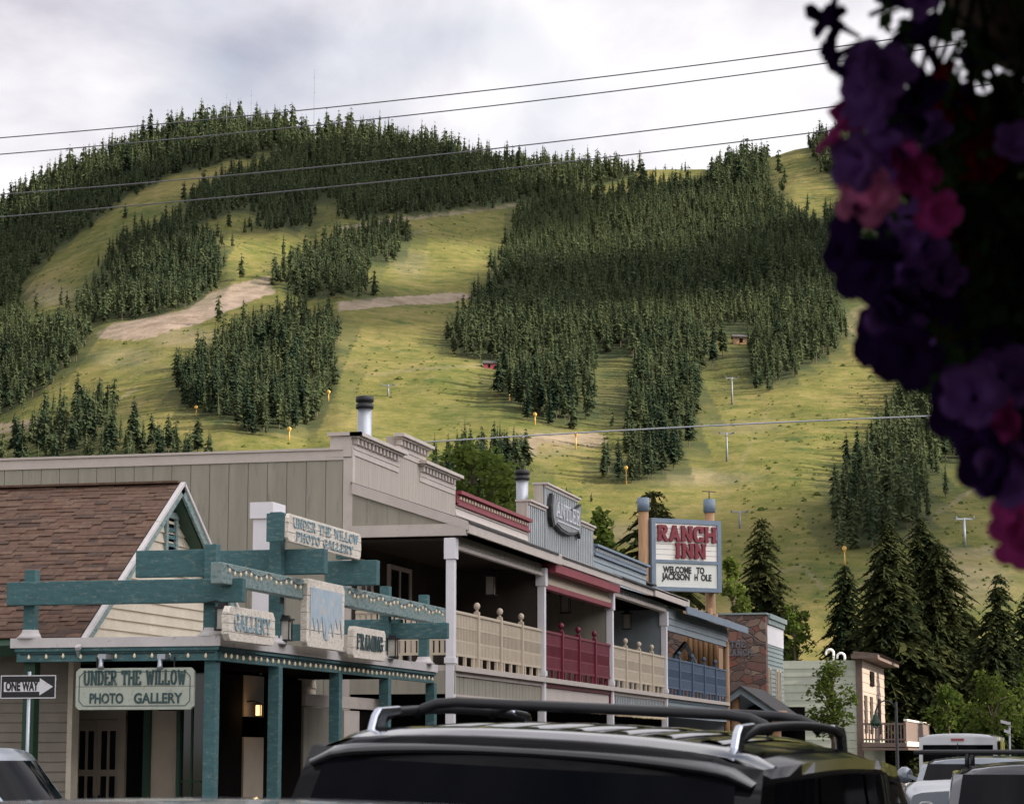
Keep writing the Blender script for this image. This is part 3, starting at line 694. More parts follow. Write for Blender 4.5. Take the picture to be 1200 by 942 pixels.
x = float(onY(35.5, 850, YG + .25)[0]); mb = MB(); mb.box(x - .09, x + .09, YG + .16, YG + .34, .14, ZC - .201); part(mb, 'green_post', m_green, gal)
# walls under the canopy
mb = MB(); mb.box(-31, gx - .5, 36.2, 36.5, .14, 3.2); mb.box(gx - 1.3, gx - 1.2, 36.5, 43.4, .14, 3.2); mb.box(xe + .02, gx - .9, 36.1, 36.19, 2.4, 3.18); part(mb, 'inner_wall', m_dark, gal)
def P_y(px0, px1, Y): return float(onY(px0, 850, Y)[0]), float(onY(px1, 850, Y)[0])
Yd = 35.2; xd0, xd1 = P_y(90, 141, Yd)
mb = MB(); mb.box(xd0 - .12, xd0, Yd - .08, Yd + .1, .14, 2.36); mb.box(xd1, xd1 + .12, Yd - .08, Yd + .1, .14, 2.36); mb.box(xd0 - .12, xd1 + .12, Yd - .082, Yd + .1, 2.30, 2.44)
fr_ = part(mb, 'door_frame', m_panelb, gal)
xm = (xd0 + xd1) / 2
for (a_, b_) in ((xd0 + .004, xm - .004), (xm + .004, xd1 - .004)):
    mb = MB(); s = .055
    mb.box(a_, a_ + s, Yd - .03, Yd + .02, .16, 2.29); mb.box(b_ - s, b_, Yd - .03, Yd + .02, .16, 2.29)
    for (z0, z1) in ((.16, .75), (1.42, 1.52), (2.12, 2.29)): mb.box(a_ + s, b_ - s, Yd - .028, Yd + .02, z0, z1)
    mb.box((a_ + b_) / 2 - .02, (a_ + b_) / 2 + .02, Yd - .026, Yd + .018, .75, 2.12)
    dr = part(mb, 'door', m_panelb, gal)
    mb = MB(); mb.box(a_ + s, b_ - s, Yd - .005, Yd + .005, .75, 2.12); o = part(mb, 'pane', m_glass, gal); o.parent = dr
    mb = MB(); mb.lathe((b_ - .06 if a_ == xd0 + .004 else a_ + .06, Yd - .06, 1.1), [(.012, -.0), (.03, .0), (.03, .02), (.01, .03)], 8, axis='y'); o = part(mb, 'handle', m_black, gal); o.parent = dr
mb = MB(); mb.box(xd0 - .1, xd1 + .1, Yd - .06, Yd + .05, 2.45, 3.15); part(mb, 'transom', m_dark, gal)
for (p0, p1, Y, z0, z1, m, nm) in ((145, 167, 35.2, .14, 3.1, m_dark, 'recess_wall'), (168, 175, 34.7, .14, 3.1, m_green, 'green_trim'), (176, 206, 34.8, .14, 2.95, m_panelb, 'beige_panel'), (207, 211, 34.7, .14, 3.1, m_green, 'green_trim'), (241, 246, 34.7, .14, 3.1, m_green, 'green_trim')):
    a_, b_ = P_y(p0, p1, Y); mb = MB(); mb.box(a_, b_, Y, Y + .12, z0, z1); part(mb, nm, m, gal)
a_, b_ = P_y(212, 240, 34.75); mb = MB(); mb.box(a_, b_, 34.78, 34.80, .9, 3.0); win = part(mb, 'window', m_glass, gal)
mb = MB(); mb.box(a_, b_, 34.70, 34.83, .75, .88); xm = (a_ * .55 + b_ * .45); mb.box(xm - .015, xm + .015, 34.755, 34.775, .88, 2.9); mb.box(xm - .16, xm + .16, 34.75, 34.772, 1.33, 1.36); part(mb, 'sash', m_green, gal).parent = win
mb = MB(); a_, b_ = P_y(180, 203, 34.6); mb.box(a_, b_, 34.77, 34.795, 2.42, 2.78); part(mb, 'notice_board', m_dark, gal)
# street side panels between the posts
def P_x(px0, px1, X): return float(onX(px0, 850, X)[1]), float(onX(px1, 850, X)[1])
Xs = -14.35
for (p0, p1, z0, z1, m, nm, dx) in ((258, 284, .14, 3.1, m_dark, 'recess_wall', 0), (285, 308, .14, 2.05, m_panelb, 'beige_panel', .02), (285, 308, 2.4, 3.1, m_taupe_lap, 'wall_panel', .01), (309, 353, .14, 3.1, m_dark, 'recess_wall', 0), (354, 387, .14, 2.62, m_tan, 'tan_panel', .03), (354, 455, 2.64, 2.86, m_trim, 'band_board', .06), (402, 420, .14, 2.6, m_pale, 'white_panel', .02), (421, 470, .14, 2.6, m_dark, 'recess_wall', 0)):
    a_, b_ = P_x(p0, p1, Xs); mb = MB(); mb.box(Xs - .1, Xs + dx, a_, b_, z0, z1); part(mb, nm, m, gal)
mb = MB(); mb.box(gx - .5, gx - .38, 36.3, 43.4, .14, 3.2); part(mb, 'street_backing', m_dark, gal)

p, q = onY(297, 590, 41.6), onY(319, 650, 41.6)
mb = MB(); mb.box(p[0], q[0], 41.6, 42.2, 3.3, p[2]); mb.box(p[0] - .05, q[0] + .02, 41.55, 42.25, p[2] - .28, p[2] + .02); part(mb, 'vent_duct', m_white, gal)
# lantern glowing beside the side door
def lantern(c, s, label, lit, nrm=(1, 0), group=None):
    t = thing('wall_lantern', label, 'lantern', group, loc=c)
    mb = MB(); h = s
    for sx in (-1, 1):
        for sy in (-1, 1): mb.box(sx * .07 * s - .008, sx * .07 * s + .008, sy * .07 * s - .008, sy * .07 * s + .008, -.14 * s, .14 * s)
    mb.box(-.09 * s, .09 * s, -.09 * s, .09 * s, -.16 * s, -.14 * s); mb.box(-.10 * s, .10 * s, -.10 * s, .10 * s, .14 * s, .165 * s); mb.box(-.05 * s, .05 * s, -.05 * s, .05 * s, .165 * s, .21 * s)
    mb.obox((-.015, -.015, .04 * s), (.03 - .0, 0, 0), (0, .03, 0), (0, 0, .03)); mb.tube([(0, 0, .2 * s), (-nrm[0] * .1, -nrm[1] * .1, .25 * s), (-nrm[0] * .25, -nrm[1] * .25, .22 * s)], .012, 6)
    mb.build('cage', m_black, t)
    mb = MB(); mb.box(-.058 * s, .058 * s, -.058 * s, .058 * s, -.135 * s, .135 * s); mb.build('glass', MATS['lamp_lit' if lit else 'lamp_unlit'], t)
mat('lamp_lit', (.9, .7, .4), .4, .05, 3, emit=(1.0, .60, .26), es=.9); mat('lamp_unlit', (.45, .42, .36), .2, .2, 5)
lantern(onX(303, 832, Xs + .22), .65, 'small lit lantern glowing beside the beige door under the teal canopy', True)
ld = bpy.data.lights.new('lantern_light', 'POINT'); ld.energy = 1.5; ld.color = (1, .6, .3); ld.shadow_soft_size = .05
lo = bpy.data.objects.new('lantern_light', ld); COL.objects.link(lo); lo.location = onX(303, 832, Xs + .35)

# ------------------------------------------------------------------ timber frame on the canopy
frm = thing('beam_pergola', 'weathered teal timber frame of posts and heavy beams standing on the canopy', 'sign frame', loc=(-12.4, 32.2, ZC + .14))
zt = ZC + .145
def post(px, X, Y, ztop, w=.085, foot=True):
    mb = MB(); mb.box(X - w, X + w, Y - w, Y + w, zt + .005, ztop); o = part(mb, 'post', m_teal, frm, bevel=.008)
    if foot:
        mb = MB(); mb.lathe((X, Y, zt - .01), [(.22, 0), (.16, .05), (.125, .10), (.121, .13)], 10); q = part(mb, 'post_flashing', m_flash, frm); q.parent = o
post(36, -15.20, 32.22, 4.42); post(247, -12.42, 32.26, 4.74, .09)
Yp3 = float(onX(324, 700, -12.3)[1]); post(324, -12.3, Yp3, float(onX(324, 600, -12.3)[2]), .095)
Yp4 = float(onX(452, 690, -12.3)[1]); post(452, -12.3, Yp4, float(onX(452, 687, -12.3)[2]))
Yp5 = float(onX(497, 700, -12.3)[1]); post(497, -12.3, Yp5, float(onX(497, 697, -12.3)[2]))
Yp6 = float(onX(392, 700, -12.32)[1]); post(392, -12.32, Yp6, 4.40)
def beam_x(px0, px1, y0, y1, Y, m=None, th=.14):
    p, q = onY(px0, y0, Y), onY(px1, y1, Y); mb = MB(); mb.box(p[0], q[0], Y, Y + th, q[2], p[2]); return part(mb, 'beam', m or m_teal, frm, bevel=.012)
beam_x(8, 284, 682, 705, 32.02); beam_x(159, 243, 645, 675, 32.36); beam_x(257, 380, 645, 672, Yp3 + .11, th=.18); beam_x(381, 441, 657, 685, Yp6 + .09, th=.2)
beam_x(458, 524, 730, 748, Yp4 + .10); beam_x(328, 362, 731, 750, Yp6 - .24); beam_x(402, 470, 726, 742, Yp4 + .6)
mb = MB(); mb.box(-12.20, -12.02, 31.62, 37.0, 4.13, 4.43); part(mb, 'beam', m_teal_lit_worn, frm, bevel=.014)
mb = MB(); mb.box(-12.195, -12.01, 37.03, 43.35, 4.15, 4.47); part(mb, 'beam', m_teal_lit_worn, frm, bevel=.014)

def board(name, label, p0, p1, X, th=.10, mats=None, rnd_c=.06, seams=3, root_cat='sign'):
    """sign board facing the street between photo corners p0 (top left) and p1 (bottom right)"""
    a_, b_ = onX(*p0, X), onX(*p1, X); y0, y1, z1, z0 = a_[1], b_[1], a_[2], b_[2]
    t = thing(name, label, root_cat, loc=(X, (y0 + y1) / 2, (z0 + z1) / 2)); W_, H_ = (y1 - y0) / 2, (z1 - z0) / 2
    mb = MB(); r = rnd_c; zz = -H_
    hs = [-H_ + 2 * H_ * k / seams for k in range(seams + 1)]
    for k in range(seams):
        lo, hi = hs[k] + (.004 if k else 0), hs[k + 1] - (.004 if k < seams - 1 else 0)
        c0 = r if k == 0 else 0; c1 = r if k == seams - 1 else 0; j = rnd.uniform(-.004, .004)
        pts = [(j, -W_ + c0, lo), (j, W_ - c0, lo), (j, W_, lo + c0), (j, W_, hi - c1), (j, W_ - c1, hi), (j, -W_ + c1, hi), (j, -W_, hi - c1), (j, -W_, lo + c0)]
        mb.prism(pts, (-th, 0, 0))
    mb.build('board', mats or m_sign, t, bevel=.008)
    return t, W_, H_
t, w, h = board('gallery_sign', 'peeling cream board reading GALLERY in faded blue on the canopy edge', (268, 709), (322, 757), -11.98, seams=4, rnd_c=.09)
slab_text('lettering', 'GALLERY', m_faded, t, (.006, -w + .22, -h * .38), (0, 1, 0), (0, 0, 1), 2 * w - .44, h * .95, .17, .012)
t, w, h = board('willow_sign', 'tall peeling board painted with a pale blue willow on the canopy edge', (360, 677), (403, 763), -11.96, seams=4, rnd_c=.08)
mb = MB(); pts = [(.006, -w + .14, -h * .42)]
for k in range(15): pts.append((.006, -w + .14 + (2 * w - .28) * k / 14, -h * .42 + (.17 if k % 2 else -.05) + rnd.uniform(-.10, .10)))
pts += [(.006, w - .14, h - .13), (.006, -w + .14, h - .13)]
mb.prism(pts, (.007, 0, 0)); mb.prism([(.008, -.06, -h + .14), (.008, .10, -h + .14), (.008, .07, -h * .45), (.008, .16, -h * .2), (.008, .02, -h * .3), (.008, -.12, -h * .15), (.008, -.04, -h * .45)], (.008, 0, 0))
mb.build('painted_willow', m_lblue, t)
t, w, h = board('framing_sign', 'small peeling cream board reading FRAMING in dark letters on the canopy edge', (414, 733), (451.5, 775), -11.98, seams=3)
slab_text('lettering', 'FRAMING', m_dteal, t, (.006, -w + .18, -h * .42), (0, 1, 0), (0, 0, 1), 2 * w - .36, h * .98, .15, .012)
t, w, h = board('willow_name_sign', 'large broken peeling board with faded UNDER THE WILLOW lettering, highest on the timber frame', (338, 601), (423, 656), -11.9, seams=3, th=.06)
slab_text('lettering', 'UNDER THE WILLOW', m_faded, t, (.006, -w + .2, .02), (0, 1, 0), (0, 0, 1), 2 * w - .4, h * .72, .2, .010)
slab_text('lettering', 'PHOTO GALLERY', m_faded, t, (.006, -w + .35, -h * .78), (0, 1, 0), (0, 0, 1), 2 * w - .8, h * .62, .2, .010)
mb = MB(); mb.box(-.34, -.065, -w - .02, -w + .14, -h, h); mb.build('backing_post', m_teal, t)
mb = MB(); mb.box(-.34, -.065, w - .3, w - .16, -h, h * .6); mb.build('backing_post', m_teal, t)
# hanging front sign
p0, p1 = onY(90, 783, YG + .0), onY(227, 831, YG)
t = thing('hanging_sign', 'long weathered pale green board reading UNDER THE WILLOW PHOTO GALLERY below the canopy', 'sign', loc=((p0[0] + p1[0]) / 2, YG - .02, (p0[2] + p1[2]) / 2)); w, h = (p1[0] - p0[0]) / 2, (p0[2] - p1[2]) / 2
mb = MB(); c = .05
for (lo, hi, b0, b1) in ((-h, .03, c, 0), (.036, h, 0, c)):
    mb.prism([(-w + b0, 0, lo), (w - b0, 0, lo), (w, 0, lo + b0), (w, 0, hi - b1), (w - b1, 0, hi), (-w + b1, 0, hi), (-w, 0, hi - b1), (-w, 0, lo + b0)], (0, .06, 0))
mb.build('board', m_signw, t, bevel=.006)
mb = MB(); e = .055; c = .07; pts = [(-w + e + c, -h + e), (w - e - c, -h + e), (w - e - c + .0, -h + e), (w - e, -h + e + c), (w - e, h - e - c), (w - e - c, h - e), (-w + e + c, h - e), (-w + e, h - e - c), (-w + e, -h + e + c), (-w + e + c, -h + e)]
for (a_, b_) in zip(pts[:-1], pts[1:]):
    d = np.array([b_[0] - a_[0], 0, b_[1] - a_[1]]); l = np.linalg.norm(d)
    if l < .01: continue
    nn = np.array([-d[2], 0, d[0]]) / l * .011; mb.obox(np.array([a_[0], -.004, a_[1]]) - nn / 2, d, nn, (0, .006, 0))
mb.build('painted_border', m_dteal, t)
slab_text('lettering', 'UNDER THE WILLOW', m_dteal, t, (-w + .12, -.003, .055), (1, 0, 0), (0, 0, 1), 2 * w - .24, h * .70, .15, .006)
text_mesh('lettering', 'PHOTO', .20, m_dteal, t, (-w + .22, -.003, -h * .68), (1, 0, 0), (0, 0, 1), bold=.006, width=.52, depth=.006)
text_mesh('lettering', 'GALLERY', .20, m_dteal, t, (-w + .90, -.003, -h * .68), (1, 0, 0), (0, 0, 1), bold=.006, width=.74, depth=.006)
mb = MB(); mb.box(-w + .3, -w + .32, .02, .04, h, h + .16); mb.box(w - .32, w - .30, .02, .04, h, h + .16); mb.build('hanger', m_black, t)
for px, lab in ((119, 'grey spotlight above the UNDER end of the hanging board'), (188, 'grey spotlight above the WILLOW end of the hanging board')):
    c = onY(px, 772, YG - .12); t = thing('spotlight', lab, 'spotlight', 'spotlights over the hanging board', loc=c)
    mb = MB(); mb.box(-.03, .09, -.05, .18, .0, .07); mb.build('mount', m_metal, t)
    mb = MB(); mb.tube([(0, -.02, .03), (.01, -.04, -.09), (.02, -.055, -.14)], [.028, .036, .05], 10); mb.build('lamp_head', m_metal, t)
# one way sign on its own post
c = onY(33, 804.5, 29.7); sc = 29.7 / 32.2; w = .36 * 1.0
w = float(onY(65.5, 804, 29.7)[0] - onY(1, 804, 29.7)[0]) / 2; h = w * .385
t = thing('one_way_sign', 'black and white ONE WAY arrow sign in front of the green post', 'sign', loc=(c[0], 29.7, c[2]))
mb = MB(); mb.box(-w, w, 0, .006, -h, h); mb.build('plate', m_black, t, bevel=.003)
mb = MB(); b = .012
for q in ((-w, w, -h, -h + b), (-w, w, h - b, h)): mb.box(q[0], q[1], -.0035, -.0005, q[2], q[3])
for q in ((-w, -w + b), (w - b, w)): mb.box(q[0], q[1], -.003, -.0005, -h + b, h - b)
mb.prism([(-w * .88, -.0035, -h * .42), (w * .42, -.0035, -h * .42), (w * .42, -.0035, -h * .74), (w * .90, -.0035, .0), (w * .42, -.0035, h * .74), (w * .42, -.0035, h * .42), (-w * .88, -.0035, h * .42)], (0, .003, 0))
mb.build('arrow', m_white, t)
text_mesh('lettering', 'ONE', .17, m_black, t, (-w * .82, -.004, -h * .30), (1, 0, 0), (0, 0, 1), bold=.008, width=w * .54, depth=.003)
text_mesh('lettering', 'WAY', .17, m_black, t, (-w * .22, -.004, -h * .30), (1, 0, 0), (0, 0, 1), bold=.008, width=w * .60, depth=.003)
mb = MB(); mb.tube([(0, .03, -c[2] + .0), (0, .03, h + .05)], .025, 8); mb.build('post', m_metal, t)

# light strings
def bulbs(name, label, pts, n, sag=.0, r=.022, drop=.035, off=(0, 0, 0)):
    t = thing(name, label, 'light string', 'strings of small bulbs', loc=pts[0]); P0 = np.array(pts[0]); P1 = np.array(pts[-1]); mb = MB(); line = []; proto = None
    for k in range(n * 2 + 1):
        u_ = k / (n * 2); line.append(tuple((P1 - P0) * u_ + np.array([0, 0, -sag * abs(math.sin(u_ * n / 4 * math.pi))])))
    mb.tube(line, .006, 5); mb.build('cord', m_cord, t)
    for k in range(n):
        p = line[2 * k + 1]; q = (p[0] + rnd.uniform(-.008, .008), p[1], p[2] + rnd.uniform(-.012, .008))
        if proto is None:
            b = MB(); b.lathe((0, 0, -drop), [(.003, -r * 1.5), (r * .8, -r), (r, 0), (r * .7, r * .8), (.010, r * 1.3), (.010, drop)], 8); proto = b.build('bulb', m_bulb, t); proto.location = q
        else: copy_part(proto, t, location=q)
bulbs('light_string', 'row of small warm bulbs along the canopy edge above the hanging sign', [(-15.3, YG + .045, ZC - .09), (XG - .1, YG + .045, ZC - .09)], 11)
bulbs('light_string', 'long row of small warm bulbs along the street edge of the teal canopy', [(XG - .045, YG + .2, ZC - .09), (XG - .045, yc1 - .1, ZC - .09)], 44)
bulbs('light_string', 'bulbs drooping along the weathered beam left of the willow board', [(-12.005, 31.75, 4.40), (-12.005, 36.6, 4.40)], 22, .07)
bulbs('light_string', 'bulbs drooping along the weathered beam right of the willow board', [(-11.995, 37.3, 4.44), (-11.995, 43.2, 4.44)], 26, .08)
for px, py, lab in ((261, 725, 'small dark lantern on the timber frame beside the GALLERY board'), (335, 738, 'small dark lantern on the timber frame left of the willow board'), (460, 759, 'small dark lantern on the timber frame right of the FRAMING board')):
    lantern(onX(px, py, -12.15), 1.05, lab, False, group='lanterns on the timber frame')

# ------------------------------------------------------------------ row of balcony shops
XF, XW, ZF = -12.7, -14.8, 3.55          # post line, wall line, balcony floor
XE = -12.3                               # eave line
B = [46.2, 54.2, 62.1, 70.1, 82.0]
def shop(label, k): return thing('shop_building', label, 'building', loc=(XW, (B[k] + B[k + 1]) / 2, 0))
shops = [shop('tan shop with a stepped false front, beige balcony railing and long plain side wall', 0),
         shop('shop with a dark red fascia and maroon balcony railing between two white posts', 1),
         shop('shop with a stepped grey board false front carrying a banner shaped sign', 2),
         shop('slate blue shop with a blue balcony railing and an orange log post', 3)]
def roof_slab(root, y0, y1, ztop_w, zeave, xe, m=m_roofd):
    mb = MB(); mb.prism([(XW, y0, ztop_w), (xe + .02, y0, zeave), (xe + .02, y0, zeave - .05), (XW, y0, ztop_w - .05)], (0, y1 - y0, 0)); part(mb, 'porch_roof', m, root)
def fascia(root, y0, y1, z0, z1, m, x=XE, th=.05):
    mb = MB(); mb.box(x - th, x, y0, y1, z0, z1); return part(mb, 'fascia', m, root, bevel=.006)
def balcony_floor(root, k, mp, mt, lower):
    y0, y1 = B[k] + .0, B[k + 1] - .004
    mb = MB(); mb.box(XW - .5, XF + .12, y0, y1, ZF - .14, ZF - .03); part(mb, 'balcony_floor', m_trim, root)
    mb = MB(); mb.box(XF - .05, XF - .02, y0, y1, 2.95, ZF - .145)
    if lower == 'boards': boards(mb, 'x', XF - .02, y0 + .12, y1 - .12, 2.95, ZF - .24, .30)
    if lower == 'lap': lap(mb, 'x', XF - .02, 2.86, ZF - .16, .17, lambda z: (y0 + .05, y1))
    part(mb, 'lower_panel', mp, root)
    mb = MB(); mb.box(XF - .02, XF + .03, y0 + .11, y1 - .11, ZF - .235, ZF - .15); mb.box(XF - .02, XF + .03, y0, y0 + .10, 2.90, ZF - .15); mb.box(XF - .02, XF + .03, y1 - .10, y1, 2.90, ZF - .15)
    if lower != 'lap': mb.box(XF - .02, XF + .028, y0 + .11, y1 - .11, 2.88, 2.95)
    part(mb, 'panel_trim', mt, root)
def railing(root, y0, y1, m, newels=3, x=XF, axis='y', x0=None, x1=None):
    def bx(mb, a0, a1, d0, d1, z0, z1):
        if axis == 'y': mb.box(x + d0, x + d1, a0, a1, z0, z1)
        else: mb.box(a0, a1, y0 + d0, y0 + d1, z0, z1)
    A0, A1 = (y0, y1) if axis == 'y' else (x0, x1)
    mb = MB(); bx(mb, A0, A1, -.035, .035, ZF + 1.02, ZF + 1.075); bx(mb, A0, A1, -.022, .022, ZF + .17, ZF + .22)
    for zz in (.46, .74): bx(mb, A0, A1, -.014, .010, ZF + zz, ZF + zz + .035)
    n = int((A1 - A0) / .118); p = (A1 - A0) / n
    for k in range(n):
        a = A0 + p * k; z0, z1 = ZF + .22, ZF + 1.02; w = p * .66
        bx(mb, a, a + w, -.013, .013, z0, ZF + .46); bx(mb, a + w * .22, a + w * .78, -.012, .012, ZF + .495, ZF + .74); bx(mb, a, a + w, -.013, .013, ZF + .775, z1)
    nf = int((A1 - A0) / .62)
    for k in range(nf): a = A0 + (A1 - A0) * (k + .5) / nf; bx(mb, a - .035, a + .035, -.03, .03, ZF - .03, ZF + .168)
    r_ = part(mb, 'railing', m, root)
    for k in range(newels):
        a = A0 + (A1 - A0) * (k + 1) / (newels + 1); mb = MB(); bx(mb, a - .055, a + .055, -.055, .055, ZF - .03, ZF + 1.14)
        c = (x, a, ZF + 1.14) if axis == 'y' else (a, y0, ZF + 1.14)
        mb.lathe(c, [(.05, 0), (.03, .02), (.028, .045), (.05, .06), (.068, .09), (.073, .125), (.06, .165), (.03, .19), (.01, .197)], 10)
        q = part(mb, 'newel_post', m, root); q.parent = r_
def white_post(root, y, z0=-.05, z1=6.05, cap=True):
    mb = MB(); mb.box(XF - .085, XF + .085, y - .085, y + .085, z0, z1); mb.box(XF - .11, XF + .11, y - .11, y + .11, ZF - .0, ZF + .12)
    if cap: mb.box(XF - .12, XF + .12, y - .12, y + .12, z1 - .42, z1 + .001)
    part(mb, 'white_post', m_white, root, bevel=.006)
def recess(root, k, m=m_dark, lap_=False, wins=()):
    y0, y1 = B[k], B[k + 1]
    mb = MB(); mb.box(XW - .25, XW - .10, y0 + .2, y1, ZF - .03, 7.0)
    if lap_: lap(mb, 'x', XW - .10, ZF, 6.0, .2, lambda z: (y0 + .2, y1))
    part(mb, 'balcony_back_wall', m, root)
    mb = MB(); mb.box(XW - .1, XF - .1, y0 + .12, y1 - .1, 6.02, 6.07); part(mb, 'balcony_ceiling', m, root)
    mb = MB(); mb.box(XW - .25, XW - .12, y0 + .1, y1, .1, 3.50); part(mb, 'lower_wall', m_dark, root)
    for (a, w, z0, z1) in wins:
        mb = MB(); mb.box(XW - .09, XW - .05, a, a + w, ZF + z0, ZF + z1); wn = part(mb, 'window', m_glass, root)
        mb = MB()
        for q in ((a - .09, a), (a + w, a + w + .09)): mb.box(XW - .09, XW - .02, *q, ZF + z0 - .08, ZF + z1 + .09)
        mb.box(XW - .09, XW - .022, a, a + w, ZF + z1, ZF + z1 + .09); mb.box(XW - .09, XW - .022, a, a + w, ZF + z0 - .08, ZF + z0); mb.box(XW - .05, XW - .03, a + w / 2 - .025, a + w / 2 + .025, ZF + z0, ZF + z1)
        part(mb, 'window_frame', m_trim, root).parent = wn
def cornice(root, y0, y1, z, m=m_trim, dent=True, proj=.22, ends=True):
    mb = MB(); mb.box(XW - .02, XW + proj, y0 - .1, y1 + .1, z - .07, z); mb.box(XW + .0, XW + proj - .07, y0 - .02, y1 + .02, z - .11, z - .071)
    mb.box(XW, XW + .05, y0, y1, z - .34, z - .26); mb.box(XW + .0, XW + .035, y0, y1, z - .46, z - .345)
    if dent:
        a = y0 + .05
        while a < y1 - .1: mb.box(XW + .0, XW + .11, a, a + .11, z - .235, z - .111); a += .26
    return part(mb, 'cornice', m, root)
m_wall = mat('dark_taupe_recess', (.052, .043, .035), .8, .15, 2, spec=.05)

# bay 1: tan
r0 = shops[0]; y0, y1 = B[0], B[1]
mb = MB(); boards(mb, 'y', B[0], -46, XW - .17, .2, 7.70, .42, .016, .02); mb.box(-46, XW - .17, B[0] + .001, B[0] + .1, .2, 7.8); part(mb, 'side_wall', m_tan, r0)
mb = MB(); mb.box(-46, XW - .17, B[0] - .045, B[0], 7.70, 7.90); mb.box(-46, XW - .17, B[0] - .075, B[0] + .3, 7.902, 7.95); part(mb, 'side_wall_trim', m_trim, r0)
mb = MB(); mb.box(XW - .17, XW + .003, B[0] - .03, B[0] + .06, .2, 7.74); mb.box(XW + .003, XW + .03, B[0] - .03, B[0] + .12, 6.2, 8.0); part(mb, 'corner_board', m_trim, r0)
mb = MB(); mb.box(-46, XW - .3, B[0] + .1, B[4], 7.55, 7.6); part(mb, 'flat_roof', m_roofd, r0)
yA, yB_, yC, yD = B[0], 49.4, 51.2, 54.2
top = lambda y: 8.62 if yB_ < y < yC else 8.22
mb = MB(); boards(mb, 'x', XW, y0 + .12, y1, 6.8, 8, .145, .006, .014, top=lambda y: top(y) - .1); mb.box(XW - .25, XW - .001, yA, yB_, 6.6, 8.20); mb.box(XW - .25, XW - .001, yB_, yC, 6.6, 8.60); mb.box(XW - .25, XW - .001, yC, yD, 6.6, 8.20)
part(mb, 'false_front', m_pink, r0)
cornice(r0, yA, yB_ + .05, 8.26); cornice(r0, yB_ - .1, yC + .35, 8.64); cornice(r0, yC - .1, yD - .1, 8.26)
mb = MB(); mb.box(XW - .5, XW + .22, yA - .1, yA + .0, 8.19, 8.262); mb.box(XW - .45, XW + .0, yA - .05, yA, 7.76, 8.18); part(mb, 'cornice_return', m_trim, r0)
roof_slab(r0, y0 - .06, y1, 7.24, 6.38, XE); fascia(r0, y0 - .06, 54.6, 6.14, 6.39, m_trim)
# end of the porch roof: rake board, triangle and beam
ye = y0 - .05
mb = MB(); mb.prism([(XW + .03, ye, 7.22), (XE - .02, ye, 6.38), (XE - .02, ye, 6.20), (XW + .03, ye, 7.00)], (0, -.04, 0)); part(mb, 'rake_board', m_trim, r0)
mb = MB(); mb.box(XW + .03, XE - .06, ye - .035, ye + .1, 6.10, 6.335); part(mb, 'end_beam', m_trim, r0)
mb = MB(); mb.prism([(XW + .03, ye + .02, 6.30), (XE - .3, ye + .02, 6.30), (XW + .03, ye + .02, 7.06)], (0, .04, 0)); part(mb, 'end_panel', m_tan, r0)
mb = MB(); mb.box(XF - .04, XF + .0, y0 + .12, y1 - .1, 5.93, 6.15); boards(mb, 'x', XF + .0, y0 + .15, y1 - .1, 5.95, 6.13, .42, .012, .02); part(mb, 'frieze', m_tan, r0)
mb = MB(); mb.box(XF - .05, XF + .06, y0 + .12, y1 - .1, 5.86, 5.929); part(mb, 'frieze_trim', m_trim, r0)
white_post(r0, y0 + .03); white_post(r0, y1)
balcony_floor(r0, 0, m_tan, m_trim, 'boards'); railing(r0, y0 + .13, y1 - .1, m_beige)
railing(r0, y0 + .05, None, m_beige, newels=0, axis='x', x0=XW + .1, x1=XF - .1)
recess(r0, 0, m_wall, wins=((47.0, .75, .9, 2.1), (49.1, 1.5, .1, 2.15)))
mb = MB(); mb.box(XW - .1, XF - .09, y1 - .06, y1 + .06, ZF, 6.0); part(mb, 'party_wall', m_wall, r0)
mb = MB(); mb.box(XW - .05, XF + .1, y0 - .02, y0 + .03, 2.95, ZF - .14); part(mb, 'end_skirt', m_tan, r0)
# flue pipes stand on the flat roofs
def flue(root, px, py0, py1, Y, rpx, zbase=7.58):
    p, q = onY(px, py0, Y), onY(px, py1, Y); d = np.dot(p - EYE, fw); r = rpx * d / F
    mb = MB(); mb.tube([(p[0], Y, zbase), (p[0], Y, p[2] - .15)], r, 18); f = part(mb, 'flue_pipe', m_metal, root)
    mb = MB(); mb.lathe((p[0], Y, p[2] - .26), [(r * 1.02, 0), (r * 1.22, .01), (r * 1.24, .11), (r * 1.0, .12), (r * 1.0, .15), (r * 1.24, .16), (r * 1.26, .27), (r * .9, .29)], 18); part(mb, 'flue_cap', m_black, root).parent = f
flue(r0, 427.5, 466, 0, 50.6, 8.5)

# bay 2: red
r1 = shops[1]; y0, y1 = B[1], B[2]
mb = MB(); lap(mb, 'x', XW, 6.8, 7.62, .18, lambda z: (y0 + .01, y1 - .6)); mb.box(XW - .2, XW - .001, y0, y1 - .6, 6.6, 7.8); part(mb, 'parapet', m_pale, r1)
mb = MB(); mb.box(XW - .05, XW + .16, y0 + .01, 61.5, 7.84, 7.92); mb.box(XW - .04, XW + .05, y0 + .01, 61.5, 7.60, 7.838); mb.box(XW - .04, XW + .09, y0 + .01, 61.5, 7.58, 7.64); a = y0 + .15
while a < 61.3: mb.box(XW + .05, XW + .10, a, a + .09, 7.72, 7.80, 1); a += .27
part(mb, 'cornice', [m_red, m_beige], r1)
roof_slab(r1, y0, y1, 7.24, 6.38, XE - .06); fascia(r1, 54.61, 66.6, 6.18, 6.40, m_trim, XE - .06)
mb = MB(); mb.box(XF - .1, XF + .30, y0 + .15, y1 - .1, 5.97, 6.17); part(mb, 'red_fascia', m_red, r1)
